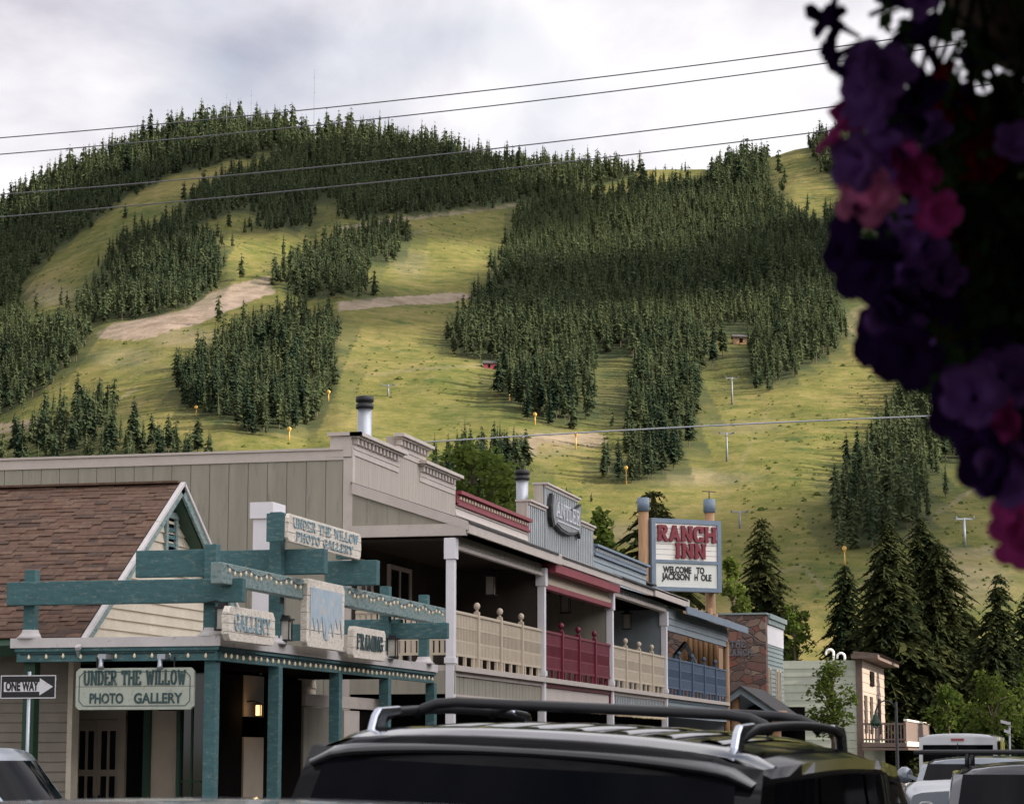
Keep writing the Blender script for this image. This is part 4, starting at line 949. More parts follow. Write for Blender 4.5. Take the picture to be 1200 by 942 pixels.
mb = MB(); mb.box(XF - .1, XF + .0, y0 + .12, y1 - .1, 5.70, 5.965); mb.box(XF + .0, XF + .05, y0 + .12, y1 - .1, 5.70, 5.80); part(mb, 'frieze', m_beige, r1)
mb = MB(); mb.box(XF - .1, XF + .08, y0 + .12, y1 - .1, 5.58, 5.698); part(mb, 'red_trim', m_red, r1)
white_post(r1, y1, z1=5.95); balcony_floor(r1, 1, m_pale, m_redrail, 'plain'); railing(r1, y0 + .12, y1 - .1, m_redrail)
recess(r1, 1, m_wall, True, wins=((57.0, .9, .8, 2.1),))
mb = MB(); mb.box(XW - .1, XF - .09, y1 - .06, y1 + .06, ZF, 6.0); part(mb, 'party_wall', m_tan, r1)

# bay 3: grey boards
r2 = shops[2]; y0, y1 = B[2], B[3]
S0, S1, S2, S3 = 61.46, 63.41, 67.7, 69.81
for (a, b, z) in ((S0, S1, 8.46), (S1 + .002, S2, 9.13), (S2 + .002, S3, 8.50)):
    mb = MB(); mb.box(XW - .28, XW - .03, a, b, 6.6, z - .05); part(mb, 'false_front', m_pink, r2)
    mb = MB(); mb.box(XW - .029, XW, a + .06, b, 6.6, z - .055); part(mb, 'grey_boards', m_greyb, r2)
    mb = MB(); battens(mb, 'x', XW + .0, a + .08, b - .02, 6.7, z - .14, .235, .085, .04); part(mb, 'battens', m_batt, r2)
    mb = MB(); mb.box(XW - .32, XW + .12, a - .03, b + .03, z - .05, z); mb.box(XW + .0, XW + .06, a + .06, b, z - .13, z - .051)
    part(mb, 'cap_board', m_trim, r2)
mb = MB(); mb.box(XW - .02, XW + .02, S0 - .002, S0 + .075, 6.7, 8.40); part(mb, 'corner_trim', m_trim, r2)
roof_slab(r2, y0, y1 + 2, 7.24, 6.40, XE - .02); fascia(r2, 66.61, 72.3, 6.18, 6.42, m_trim, XE)
mb = MB(); mb.box(XF - .1, XF + .02, y0 + .1, y1 - .1, 6.02, 6.18); part(mb, 'frieze', m_greyb, r2)
mb = MB(); battens(mb, 'x', XF + .02, y0 + .15, y1 - .1, 6.02, 6.17, .235, .06, .03); part(mb, 'frieze_battens', m_batt, r2)
mb = MB(); mb.box(XF - .1, XF + .09, y0 + .1, y1 - .1, 5.93, 6.018); part(mb, 'frieze_trim', m_trim, r2)
white_post(r2, y1, z1=5.95); railing(r2, y0 + .12, y1 - .1, m_beige); recess(r2, 2, m_dark, wins=((65, 1.2, .1, 2.1),))
balcony_floor(r2, 2, m_greyb, m_trim, 'plain'); mb = MB(); battens(mb, 'x', XF - .02, y0 + .2, y1 - .2, 2.96, ZF - .24, .235, .085, .035); part(mb, 'lower_battens', m_batt, r2)
mb = MB(); mb.box(XW - .1, XF - .09, y1 - .06, y1 + .06, ZF, 6.0); part(mb, 'party_wall', m_greyb, r2)
flue(r2, 612, 552, 0, 64.5, 7.2)
# bay 4: blue
r3 = shops[3]; y0, y1 = B[3], B[4]
mb = MB(); lap(mb, 'x', XW, 6.8, 7.72, .17, lambda z: (S3 + .03, 78.3)); mb.box(XW - .2, XW - .001, S3 + .02, 78.3, 6.6, 7.85); mb.box(XW - 2, XW - .2, 78.2, 78.3, 6.6, 7.85); part(mb, 'parapet', m_slate, r3)
mb = MB(); mb.box(XW - .05, XW + .16, S3 + .04, 78.4, 7.92, 7.99); mb.box(XW - .04, XW + .05, S3 + .04, 78.3, 7.70, 7.919); mb.box(XW - .04, XW + .09, S3 + .04, 78.3, 7.66, 7.72); a = S3 + .2
while a < 78.1: mb.box(XW + .05, XW + .10, a, a + .09, 7.78, 7.87, 1); a += .27
part(mb, 'cornice', [m_bluef, m_batt], r3)
roof_slab(r3, y0 + 2, 84.3, 6.95, 6.19, XE + .02); fascia(r3, 71.6, 84.3, 5.97, 6.20, m_bluef, XE + .05)
mb = MB(); mb.box(XF - .1, XF - .001, y0 + .1, 82.3, 5.42, 6.1); lap(mb, 'x', XF, 5.42, 5.98, .19, lambda z: (y0 + .1, 82.3)); part(mb, 'frieze', m_slate, r3)
mb = MB(); mb.tube([(XF, 82.0, 0), (XF, 82.0, 5.6)], .11, 12); part(mb, 'log_post', m_wood, r3)
balcony_floor(r3, 3, m_slate, m_bluef, 'lap'); railing(r3, y0 + .12, y1 - .12, m_bluer, newels=4); recess(r3, 3, m_dark, wins=((74, 1.2, .1, 2.1),))
mb = MB(); mb.prism([(XF - 1.2, 78.2, 5.0), (XF - 1.2, 80.4, 5.55), (XF - 1.2, 82.5, 5.0), (XF - 1.2, 82.5, 4.85), (XF - 1.2, 80.4, 5.38), (XF - 1.2, 78.2, 4.85)], (.1, 0, 0)); part(mb, 'gable_trim', m_slate, r3)
mb = MB(); mb.box(XW - .1, XF - .1, 81.9, 82.1, .1, 3.4); part(mb, 'end_wall', m_slate, r3)
# warm bulb strings under the balconies
bulbs('light_string', 'warm bulbs under the beige balcony beside the teal canopy', [(XF + .05, B[0] + .3, 2.90), (XF + .05, B[1] - .2, 2.90)], 30, r=.03)
bulbs('light_string', 'warm bulbs under the maroon balcony', [(XF + .05, B[1] + .2, 2.86), (XF + .05, B[2] - .2, 2.86)], 30, r=.03)
bulbs('light_string', 'warm bulbs under the beige balcony below the banner shaped sign', [(XF + .05, B[2] + .2, 2.84), (XF + .05, B[3] - .2, 2.84)], 30, r=.03)

# banner shaped sign on the grey false front
m_sgrey = mat('pewter_paint', (.20, .21, .21), .6, .2, 4); m_ltr = mat('pale_grey_letters', (.52, .52, .55), .6, .1, 6)
t = thing('banner_sign', 'dark banner shaped sign with pale raised letters on the grey stepped false front', 'sign', loc=(XW + .08, 65.6, 8.45))
out = [(63.72, 8.80), (64.0, 8.74), (64.7, 8.62), (65.5, 8.58), (66.3, 8.62), (67.0, 8.74), (67.45, 8.86), (67.38, 8.5), (67.5, 8.22), (67.35, 8.0), (67.1, 8.12), (66.4, 8.02), (65.6, 7.97), (64.8, 8.0), (64.1, 8.1), (63.85, 8.02), (63.62, 8.22), (63.58, 8.5)]
cy_, cz_ = 65.55, 8.4
mb = MB(); mb.prism([(0, (a - 65.6), (b - 8.45) * 1.18) for a, b in out], (.10, 0, 0)); mb.build('board', m_black, t)
mb = MB(); mb.prism([(.10, (a - cy_) * .93 + cy_ - 65.6, ((b - cz_) * .86 + cz_ - 8.45) * 1.18) for a, b in out], (.02, 0, 0)); mb.build('face', m_sgrey, t)
slab_text('lettering', 'ANTLER', m_ltr, t, (.121, -1.55, -.20), (0, 1, 0), (0, 0, 1), 3.05, .42, .17, .02)
mb = MB(); mb.box(.121, .135, -1.4, 1.4, -.32, -.28); mb.build('underline', m_ltr, t)

# big marquee sign on two log posts
dirv = np.array([math.sin(R(50)), math.cos(R(50)), 0]); nrmv = np.array([dirv[1], -dirv[0], 0])
Dq = 88.0; c0 = onD(763, 648, Dq); c1 = c0.copy(); L_ = 3.05
tl = onD(762, 606, Dq); bl_ = onD(762, 692, Dq); zt_, zb_ = tl[2], bl_[2]
# width so that the far edge meets the photo's right edge
best = min(np.arange(2.2, 4.5, .02), key=lambda w: abs(project((c0 + dirv * w)[None])[0][0] - 844.5)); L_ = best
rs_ = thing('marquee_sign', 'tall motel sign reading RANCH INN in red slab letters between two log posts', 'sign', loc=tuple(c0 - np.array([0, 0, c0[2]])), rz=0)
rs_.rotation_euler.z = math.atan2(dirv[1], dirv[0])
zt_ -= 0; Hs = zt_ - zb_
m_sface = mat('sign_face_white', (.82, .78, .69), .5, .06, 2); m_sfb = mat('letter_board', (.68, .69, .62), .4, .05, 2); m_rlet = mat('red_letters', (.18, .005, .016), .45, .1, 5)
mb = MB(); mb.box(0, L_, .02, .40, zb_, zt_); mb.build('cabinet', m_bluef, rs_)
fr = .17; zm = zb_ + Hs * .405
mb = MB()
for (x0, x1, z0, z1) in ((0, L_, zt_ - fr, zt_ + .0), (0, L_, zb_, zb_ + fr * .9), (0, fr, zb_ + fr * .9, zt_ - fr), (L_ - fr, L_, zb_ + fr * .9, zt_ - fr), (fr, L_ - fr, zm - .05, zm + .06)): mb.box(x0 + .001, x1 - .001, -.06, .019, z0, z1)
mb.build('frame', m_bluef, rs_)
mb = MB(); zz = zm + .06; n = 7; st = (zt_ - fr - zm - .06) / n
for k in range(n): mb.box(fr, L_ - fr, -.006, .018, zz + st * k + .008, zz + st * (k + 1) - .008)
mb.build('upper_face', m_sface, rs_)
mb = MB(); mb.box(fr, L_ - fr, -.006, .018, zb_ + fr * .9, zm - .05); mb.build('letter_board', m_sfb, rs_)
U = zt_ - fr - (zm + .06)
slab_text('lettering', 'RANCH', m_rlet, rs_, (fr + .07, -.02, zm + .06 + U * .51), (1, 0, 0), (0, 0, 1), L_ - 2 * fr - .14, U * .43, .23, .10, .16)
slab_text('lettering', 'INN', m_rlet, rs_, (L_ * .33, -.02, zm + .06 + U * .06), (1, 0, 0), (0, 0, 1), L_ * .44, U * .41, .23, .10, .16)
Lh = zm - .05 - zb_ - fr * .9
for s_, x, w_, zf in (('WELCOME', .12, .46, .60), ('TO', .66, .13, .60), ('JACKSON', .10, .45, .31), ('H', .63, .052, .31), ('OLE', .735, .17, .31)):
    text_mesh('lettering', s_, Lh * .37, m_black, rs_, (fr + (L_ - 2 * fr) * x, -.012, zb_ + fr * .9 + Lh * zf), (1, 0, 0), (0, 0, 1), bold=.014, width=(L_ - 2 * fr) * w_, depth=.01)
for px, ptop in ((756.5, 582), (840, 584)):
    xx = -.20 if px < 800 else L_ + .02 - .12
    zp = onD(px, ptop, Dq if px < 800 else Dq + L_ * .6)[2]; y_ = .2 if px < 800 else .62
    mb = MB(); mb.tube([(xx, y_, 0), (xx, y_, zp - .5)], .19, 14); mb.build('log_post', m_wood, rs_)
    mb = MB(); mb.tube([(xx, y_, zp - .5), (xx, y_, zp)], .225, 14); mb.build('post_cap', m_bluef, rs_)
mb = MB(); mb.tube([(L_ - .1, .62, zp), (L_ - .1, .62, zp + .28)], .02, 6); mb.box(L_ - .4, L_ + .2, .6, .64, zp + .28, zp + .31); mb.build('rooftop_bracket', m_black, rs_)
# log and glass lobby roof below the sign
lob = thing('log_lobby', 'log lobby with upright timbers and glass under the motel sign', 'building', loc=(-14.6, 87.5, 0))
mb = MB()
lx0, lx1 = float(onY(803, 700, 86.6)[0]), float(onY(838, 700, 86.6)[0])
for k in range(7): x = lx0 + (lx1 - lx0) * k / 6; mb.tube([(x, 86.6, 4.9), (x, 86.6, 6.75 + .35 * rnd.random())], .09, 8)
mb.box(lx0 - .3, lx1 + .1, 86.7, 88.2, 0, 5.6)
part(mb, 'timber_wall', m_wood, lob)
mb = MB(); mb.box(lx0 + .25, lx1 - .25, 86.40, 86.48, 6.2, 6.9); part(mb, 'window', m_glass, lob)

# ------------------------------------------------------------------ stone building, pale building, gabled entrance
def stone_mat():
    m = bpy.data.materials.new('flagstone'); m.use_nodes = True; t = m.node_tree; t.nodes.clear()
    o = N(t, 'ShaderNodeOutputMaterial'); p = N(t, 'ShaderNodeBsdfPrincipled', Roughness=.85); t.links.new(p.outputs[0], o.inputs[0])
    c = N(t, 'ShaderNodeTexCoord'); nz = N(t, 'ShaderNodeTexNoise', Scale=1.3, Detail=3.0); t.links.new(c.outputs['Object'], nz.inputs['Vector'])
    mpn = N(t, 'ShaderNodeMapping'); mpn.inputs['Scale'].default_value = (2.0, 2.0, 3.0); t.links.new(c.outputs['Object'], mpn.inputs[0])
    av = N(t, 'ShaderNodeVectorMath', _operation='ADD'); t.links.new(mpn.outputs[0], av.inputs[0]); t.links.new(nz.outputs['Color'], av.inputs[1])
    v = N(t, 'ShaderNodeTexVoronoi', Scale=1.1); v2 = N(t, 'ShaderNodeTexVoronoi', Scale=1.1, _feature='DISTANCE_TO_EDGE')
    t.links.new(av.outputs[0], v.inputs['Vector']); t.links.new(av.outputs[0], v2.inputs['Vector'])
    sp = N(t, 'ShaderNodeSeparateColor'); t.links.new(v.outputs['Color'], sp.inputs[0])
    r_ = N(t, 'ShaderNodeValToRGB'); e = r_.color_ramp.elements
    while len(e) < 5: e.new(.5)
    for q, (ps, cc) in zip(e, ((0, (.10, .065, .055)), (.3, (.20, .12, .09)), (.55, (.27, .19, .14)), (.8, (.22, .075, .05)), (1, (.15, .11, .10)))): q.position = ps; q.color = (*cc, 1)
    t.links.new(sp.outputs[0], r_.inputs[0])
    n2 = N(t, 'ShaderNodeTexNoise', Scale=7.0, Detail=6.0); t.links.new(c.outputs['Object'], n2.inputs['Vector'])
    mm = N(t, 'ShaderNodeMix', _data_type='RGBA', _blend_type='MULTIPLY'); mm.inputs[0].default_value = .6; t.links.new(r_.outputs[0], mm.inputs[6])
    r3 = N(t, 'ShaderNodeValToRGB'); r3.color_ramp.elements[0].color = (.5, .5, .5, 1); r3.color_ramp.elements[1].color = (1.4, 1.4, 1.4, 1); t.links.new(n2.outputs[0], r3.inputs[0]); t.links.new(r3.outputs[0], mm.inputs[7])
    mr = N(t, 'ShaderNodeMapRange'); mr.inputs['From Max'].default_value = .07; t.links.new(v2.outputs['Distance'], mr.inputs[0])
    m2 = N(t, 'ShaderNodeMix', _data_type='RGBA'); t.links.new(mr.outputs[0], m2.inputs[0]); m2.inputs[6].default_value = (.16, .135, .115, 1); t.links.new(mm.outputs[2], m2.inputs[7]); t.links.new(m2.outputs[2], p.inputs['Base Color'])
    b = N(t, 'ShaderNodeBump', Strength=.9, Distance=.06); t.links.new(mr.outputs[0], b.inputs['Height']); t.links.new(b.outputs[0], p.inputs['Normal']); return m
m_stone = stone_mat(); m_gsid = mat('green_lap_boards', (.235, .29, .275), .75, .1, 2); m_vsid = mat('pale_green_lap', (.33, .35, .29), .8, .1, 1.5); m_psid = mat('pale_pink_boards', (.27, .21, .175), .75, .06, 2)
st = thing('stone_building', 'building with a brown flagstone end wall and green siding facing the street', 'building', loc=(-15, 94, 0))
Ys = 92.0; xs0 = float(onY(842, 720, Ys)[0]); xs1 = -12.7; zs = 7.1
mb = MB(); mb.box(xs0 - 3, xs1, Ys, Ys + .5, 0, zs); part(mb, 'stone_wall', m_stone, st)
mb = MB(); lap(mb, 'x', xs1 - .06, .3, 6.0, .17, lambda z: (Ys + .5, 97.4)); mb.box(xs0 - 3, xs1 - .061, Ys + .5, 97.4, 0, zs - .02); part(mb, 'green_siding', m_gsid, st)
mb = MB(); mb.box(xs1 - .06, xs1 - .02, Ys + .5, 97.4, 6.0, 6.75); part(mb, 'white_panel', m_white, st)
mb = MB(); mb.box(xs0 - 3, xs1 + .06, Ys - .06, Ys + .5, zs, zs + .07); mb.box(xs1 - .4, xs1 + .12, Ys + .501, 97.55, zs - .12, zs + .07); mb.box(xs1 - .06, xs1 + .05, Ys + .5, 97.4, zs - .32, zs - .14); part(mb, 'roof_trim', m_gsid, st)
for a in (93.0, 95.0, 95.9):
    mb = MB(); mb.box(xs1 - .05, xs1 - .015, a, a + .35, 3.4, 5.0); w_ = part(mb, 'window', m_glass, st)
    mb = MB()
    for q in ((a - .1, a), (a + .35, a + .45)): mb.box(xs1 - .05, xs1 + .015, *q, 3.3, 5.1)
    mb.box(xs1 - .05, xs1 + .012, a, a + .35, 5.0, 5.1); mb.box(xs1 - .05, xs1 + .012, a, a + .35, 3.3, 3.4); part(mb, 'window_frame', m_beige, st).parent = w_
m_let = mat('grey_metal_letters', (.16, .17, .19), .5, .2, 6)
for s_, px, py, ww, hh in (('THE', 856, 758.5, 18, 8), ('RANCH', 852, 768.5, 30, 8)):
    p = onY(px, py, Ys); q = onY(px + ww, py - hh, Ys); o = slab_text('lettering', s_, m_let, st, (0, 0, 0), (1, 0, 0), (0, 0, 1), q[0] - p[0], q[2] - p[2], .17, .05); o.location = Vector((p[0], Ys - .001, p[2])) - st.location
pl = thing('pale_building', 'pale green building with a pink front, two roof vents and a railed deck', 'building', loc=(-16, 133, 0))
Yp = 128.4; x1 = -12.7; x0 = float(onY(905, 780, Yp)[0]) - 6; zp_ = 6.72
mb = MB(); lap(mb, 'y', Yp, 0, zp_, .42, lambda z: (x0, x1 - .25)); mb.box(x0, x1 - .02, Yp + .001, 142, 0, zp_ - .01); part(mb, 'green_wall', m_vsid, pl)
mb = MB(); mb.box(x1 - .02, x1 + .02, Yp + .25, 141.8, 2.6, zp_); lap(mb, 'x', x1 + .02, 2.6, zp_, .5, lambda z: (Yp + .25, 141.8)); part(mb, 'pink_front', m_psid, pl)
mb = MB(); mb.box(x1 - .25, x1 + .08, Yp - .06, Yp + .249, 0, zp_ + .05); mb.box(x1 - .4, x1 + 1.0, Yp - .8, Yp + .2, zp_ + .06, zp_ + .3); mb.prism([(x1 - .3, Yp - .8, zp_ + .31), (x1 + 1.1, Yp - .8, zp_ + .31), (x1 - .3, Yp - .8, zp_ + .45)], (0, 14.8, 0)); mb.box(x1 - .1, x1 + .9, Yp + .21, 142, zp_ + .062, zp_ + .29); part(mb, 'brown_trim', mat('brown_trim', (.105, .072, .06), .8, .15, 3), pl)
mb = MB(); mb.box(x1 + .05, x1 + .12, 133, 135, 5.5, 6.3)
part(mb, 'vent_opening', m_dark, pl)
for a in (129.6, 132.8, 137.5):
    mb = MB(); mb.box(x1 + .04, x1 + .10, a, a + 1.3, 2.9, 4.9); part(mb, 'window', m_wall, pl)
m_deck = MATS['brown_trim']
mb = MB(); mb.box(x1 + .1, x1 + 2.4, Yp - 1, 145, 2.15, 2.38); mb.box(x1 + .1, x1 + 2.5, Yp - 1.05, 145, 2.0, 2.1); part(mb, 'deck', m_deck, pl)
mb = MB(); mb.box(x1 + .1, x1 + 2.4, Yp - .98, Yp - .9, 3.3, 3.4); mb.box(x1 + .1, x1 + 2.4, Yp - .98, Yp - .9, 2.5, 2.58)
for k in range(14): mb.box(x1 + .12 + k * .165, x1 + .19 + k * .165, Yp - .97, Yp - .91, 2.4, 3.3)
mb.box(x1 + 2.3, x1 + 2.4, Yp - .9, 145, 2.45, 3.5); part(mb, 'deck_railing', m_deck, pl)
mb = MB(); mb.box(x1 + 2.28, x1 + 2.46, Yp - .9, 145, 3.5, 3.6); mb.box(x1 + 2.32, x1 + 2.46, Yp - .9, 145, 2.2, 2.44); part(mb, 'deck_cap', m_pale, pl)
for px in (977, 990):
    p = onY(px, 776, Yp + 1.5); mb = MB(); x, y, z = p[0], Yp + 1.5, zp_ - .05; h = .50 if px < 980 else .30
    mb.tube([(x, y, z), (x, y, z + h)] + [(x - .2 + .2 * math.cos(a), y, z + h + .2 * math.sin(a)) for a in np.linspace(.3, math.pi, 7)] + [(x - .4, y, z + h - .10)], .065, 8); part(mb, 'roof_vent', m_white, pl)
en = thing('gabled_entrance', 'low gabled entrance porch on an orange log post before the stone wall', 'porch', loc=(-11.5, 86, 0))
Ye = 86.0; p = onY(868, 805, Ye); zl_, xa, za_ = onY(845, 826, Ye)[2], p[0], p[2]
xr, zr_ = onY(921, 842, Ye)[0], onY(921, 842, Ye)[2]; sl = (za_ - zr_) / (xr - xa); xlft = xa - 1.4
mb = MB(); 
mb.prism([(xa, Ye, za_), (xr, Ye, zr_), (xr, Ye, zr_ - .22), (xa, Ye, za_ - .25), (xlft, Ye, za_ - 1.4 * sl - .22), (xlft, Ye, za_ - 1.4 * sl)], (0, 6, 0)); part(mb, 'porch_roof', m_slate, en)
mb = MB(); mb.prism([(xa, Ye - .08, za_ + .06), (xr + .1, Ye - .08, zr_ - .0), (xr + .1, Ye - .08, zr_ - .07), (xa, Ye - .08, za_ - .01), (xlft - .1, Ye - .08, za_ - 1.5 * sl - .07), (xlft - .1, Ye - .08, za_ - 1.5 * sl)], (0, 6.2, 0)); part(mb, 'roofing', m_roofd, en)
mb = MB(); x = onY(862, 840, Ye + .4)[0]; mb.tube([(x, Ye + .4, 0), (x, Ye + .4, za_ - .35)], .17, 12); mb.tube([(xr - .4, Ye + .4, 0), (xr - .4, Ye + .4, zr_ + .1)], .17, 12); mb.tube([(xlft, Ye + .4, za_ - .95), (xr, Ye + .4, za_ - .95)], .12, 10); part(mb, 'log_frame', m_wood, en)
mb = MB(); mb.box(xlft, xr, Ye + 5.5, Ye + 5.6, 0, za_ - .6); part(mb, 'back_wall', m_dark, en)
for px, py, k, lab in ((575, 686, 0, 'dark lantern hanging above the beige balcony beside the tall white post'), (663, 708, 1, 'dark lantern hanging above the maroon balcony'), (735, 728, 2, 'dark lantern hanging above the beige balcony below the banner shaped sign')):
    c = onX(px, py, XF - .9); lantern(c, 1.5, lab, False, group='lanterns hanging over the balconies')
    mb = MB(); mb.tube([(0, 0, .3), (0, 0, 6.0 - c[2])], .012, 5); mb.build('chain', m_black, bpy.data.objects[[o.name for o in bpy.data.objects if o.get('label') == lab][0]])
# floodlight
c = onD(1183, 853, 80); fl_ = thing('floodlight', 'white twin floodlight on a thin pole before the broad green bush', 'lamp', loc=(c[0], c[1], 0))
mb = MB(); mb.tube([(0, 0, 0), (0, 0, c[2] + .1)], .035, 8); mb.build('pole', m_metal, fl_)
for dx, dz, w in ((-.12, .18, .32), (-.08, -.12, .2)):
    mb = MB(); mb.obox((dx - w / 2, -.08, c[2] + dz), (w, 0, -.08), (0, .16, 0), (0, 0, .10)); mb.build('lamp_head', m_white, fl_)
# street lamp
c = onD(1050, 822, 95); hd = onD(1026, 836, 95)
lm = thing('street_lamp', 'dark post lamp with one bell shade on a curved arm before the railed deck', 'lamp', loc=(c[0], c[1], 0))
mb = MB(); mb.tube([(0, 0, 0), (0, 0, .3), (0, 0, .31), (0, 0, c[2])], [.14, .12, .075, .05], 10); mb.build('pole', m_black, lm)
dx, dy = hd[0] - c[0], hd[1] - c[1]
mb = MB(); mb.tube([(dx * .5 + dx * .5 * math.cos(a), dy * .5 + dy * .5 * math.cos(a), c[2] - .5 + .55 * math.sin(a)) for a in np.linspace(math.pi, 0, 12)], .03, 6); mb.build('arm', m_black, lm)
mb = MB(); mb.lathe((dx, dy, hd[2] - .45), [(.22, 0), (.20, .10), (.12, .26), (.09, .38), (.05, .44), (.02, .6)], 12); mb.build('bell_shade', m_green, lm)
mb = MB(); mb.lathe((dx, dy, hd[2] - .58), [(.05, 0), (.13, .05), (.15, .129)], 10); mb.build('globe', MATS['lamp_unlit'], lm)

# ------------------------------------------------------------------ vehicles
m_cblack = mat('black_car_paint', (.004, .004, .005), .12, .1, 2, coat=.28, spec=.02); m_csil = mat('silver_car_paint', (.24, .27, .31), .28, .05, 2, metal=.55, coat=1.0)
m_cblue = mat('blue_silver_car_paint', (.24, .30, .40), .25, .05, 2, metal=.5, coat=1.0); m_cwhite = mat('white_car_paint', (.66, .67, .69), .25, .04, 2, coat=1.0)
m_cdark = mat('dark_blue_car_paint', (.022, .026, .036), .22, .1, 2, coat=.8); m_tint = mat('tinted_glass', (.002, .0025, .004), .03, .1, 1, spec=.04)
m_chrome = mat('satin_chrome', (.62, .66, .74), .22, .05, 4, metal=1.0); m_rub = mat('black_plastic', (.016, .016, .018), .5, .1, 8); m_tyre = mat('tyre_rubber', (.02, .02, .02), .8, .2, 10)
m_tail = mat('red_lens', (.35, .015, .015), .15, .1, 4, coat=1.0); m_lens = mat('clear_lens', (.55, .57, .6), .1, .05, 4, coat=1.0); m_alloy = mat('alloy_wheel', (.45, .46, .48), .3, .05, 4, metal=.9)
def car(name, label, cat, loc, heading, paint, L=4.8, W=1.95, zb=1.10, zr=1.80, xb0=-2.4, xt0=-2.1, xt1=.4, xb1=1.25, wt=.66, crown=.06, bow=.03, hood=1.05, roll=0.0, doors=2, group=None, rear_win=(.10, .86), trunk=None, rim=None):
    t = thing(name, label, cat, group, loc=loc); t.rotation_euler = (roll, 0, heading)
    wb = W / 2 - .03; wr = W * wt / 1.32
    S_ = lambda e0, e1, x: (lambda q: q * q * (3 - 2 * q))(min(max((x - e0) / (e1 - e0), 0), 1))
    # lower body
    xs = np.concatenate([[-L / 2, -L / 2 + .03, -L / 2 + .12], np.linspace(-L / 2 + .3, L / 2 - .3, 14), [L / 2 - .12, L / 2 - .03, L / 2]])
    rows = []
    for x in xs:
        e = min(x + L / 2, L / 2 - x); w = W / 2 * (1 - .16 * (1 - min(e / .55, 1)) ** 2)
        top_ = zb if trunk is None or x > xb0 - .02 else trunk
        if x > xb1 - .15: top_ = zb + (hood - zb) * S_(xb1 - .15, xb1 + .15, x) - .14 * S_(L / 2 - .7, L / 2, x)
        if x < xb0: top_ -= .05 * S_(xb0, -L / 2, x)
        fz = .42 if e < .01 else 0
        prof_ = [(0, .26 + fz * .5), (w * .86, .26 + fz * .5), (w * .97, .34 + fz * .4), (w, .62), (w * .99, .82), (w * .975, top_ - .09), (w * .93, top_ - .02), (w * .80, top_ + .012), (w * .4, top_ + .03), (0, top_ + .035)]
        rows.append([(x, -y, z) for y, z in prof_] + [(x, y, z) for y, z in prof_[-2::-1]])
    mb = MB(); mb.grid(rows); mb.poly(rows[0][::-1]); mb.poly(rows[-1])
    mb.build('body', paint, t, fixn=True)
    # cabin
    K = 13; us = np.linspace(0, 1, K)
    def edge(u): return (xb0 + (xb1 - xb0) * u, xt0 + (xt1 - xt0) * u)
    def side(u, h, s, off=0.0):
        b_, t_ = edge(u); x = b_ + (t_ - b_) * h
        tape = 1 - .05 * S_(.72, 1, u) - .05 * S_(.2, 0, u)
        y = (wb * .985 + (wr - wb * .985) * h ** 1.15) * tape; z = zb + (zr + bow * math.sin(math.pi * min(u, 1)) * h - zb) * h
        return np.array([x - off * (1.2 if u < .02 else 0), s * (y + off), z])
    def roofp(u, c):
        p = side(u, 1, 1); w = p[1]; y = w * c; d = abs(c); rr = crown * (1 - d ** 2.4) + .045 * (1 - max(0, (d - .8) / .2) ** 2) - .045
        return np.array([p[0], y, p[2] + rr + .0])
    cs = [-1, -.97, -.92, -.84, -.7, -.5, -.25, 0, .25, .5, .7, .84, .92, .97, 1]
    rows = []
    for u in us:
        rows.append([side(u, h, -1) for h in (0, .3, .6, .85, .97)] + [roofp(u, c) for c in cs] + [side(u, h, 1) for h in (.97, .85, .6, .3, 0)])
    mb = MB(); mb.grid(rows)
    for i_, u in ((0, 0.0), (-1, 1.0)):
        g_ = []
        for h in (0, .25, .5, .75, .97):
            a_ = side(u, h, -1); b_ = side(u, h, 1)
            g_.append([a_ + (b_ - a_) * q + np.array([(-.10 if u == 0 else .16) * (1 - (2 * q - 1) ** 2), 0, 0]) for q in np.linspace(0, 1, 11)])
        last = [roofp(u, c * .999) + np.array([(-.10 if u == 0 else .16) * (1 - c * c), 0, -.012]) for c in np.linspace(-1, 1, 11)]; g_.append(last)
        mb.grid(g_, flip=(u == 0))
        mb.grid([last, [roofp(u, c * .999) for c in np.linspace(-1, 1, 11)]], flip=(u == 0))
    mb.build('cabin', paint, t, fixn=True)
    def endglass(nm, u, h0, h1, q0, q1, off):
        g_ = []
        for h in np.linspace(h0, h1, 6):
            a_ = side(u, h, -1); b_ = side(u, h, 1); g_.append([a_ + (b_ - a_) * q + np.array([(-.10 if u == 0 else .16) * (1 - (2 * q - 1) ** 2) + off, 0, .004]) for q in np.linspace(q0, q1, 11)])
        mb = MB(); mb.grid(g_, flip=u == 0); return mb.build(nm, m_tint, t)
    endglass('rear_window', 0.0, *rear_win, .05, .95, -.012); endglass('windshield', 1.0, .06, .96, .05, .95, .012)
    ug = [.06, .24, .27, .56, .59, .90] if doors == 2 else [.06, .44, .48, .90]
    for s in (-1, 1):
        for a_, b_ in zip(ug[0::2], ug[1::2]):
            mb = MB(); mb.grid([[side(a_ + (b_ - a_) * q, h, s, .006) for q in np.linspace(0, 1, 6)] for h in (.08, .4, .7, .88)], flip=s > 0); wn = mb.build('side_window', m_tint, t)
            if rim:
                mb = MB(); ring = [side(a_ + (b_ - a_) * q, .08, s, .012) for q in np.linspace(0, 1, 6)] + [side(b_, h, s, .012) for h in (.4, .7, .88)] + [side(b_ + (a_ - b_) * q, .88, s, .012) for q in np.linspace(0, 1, 6)] + [side(a_, h, s, .012) for h in (.7, .4, .08)]
                mb.tube(ring, .014, 6); mb.build('window_trim', rim, t).parent = wn
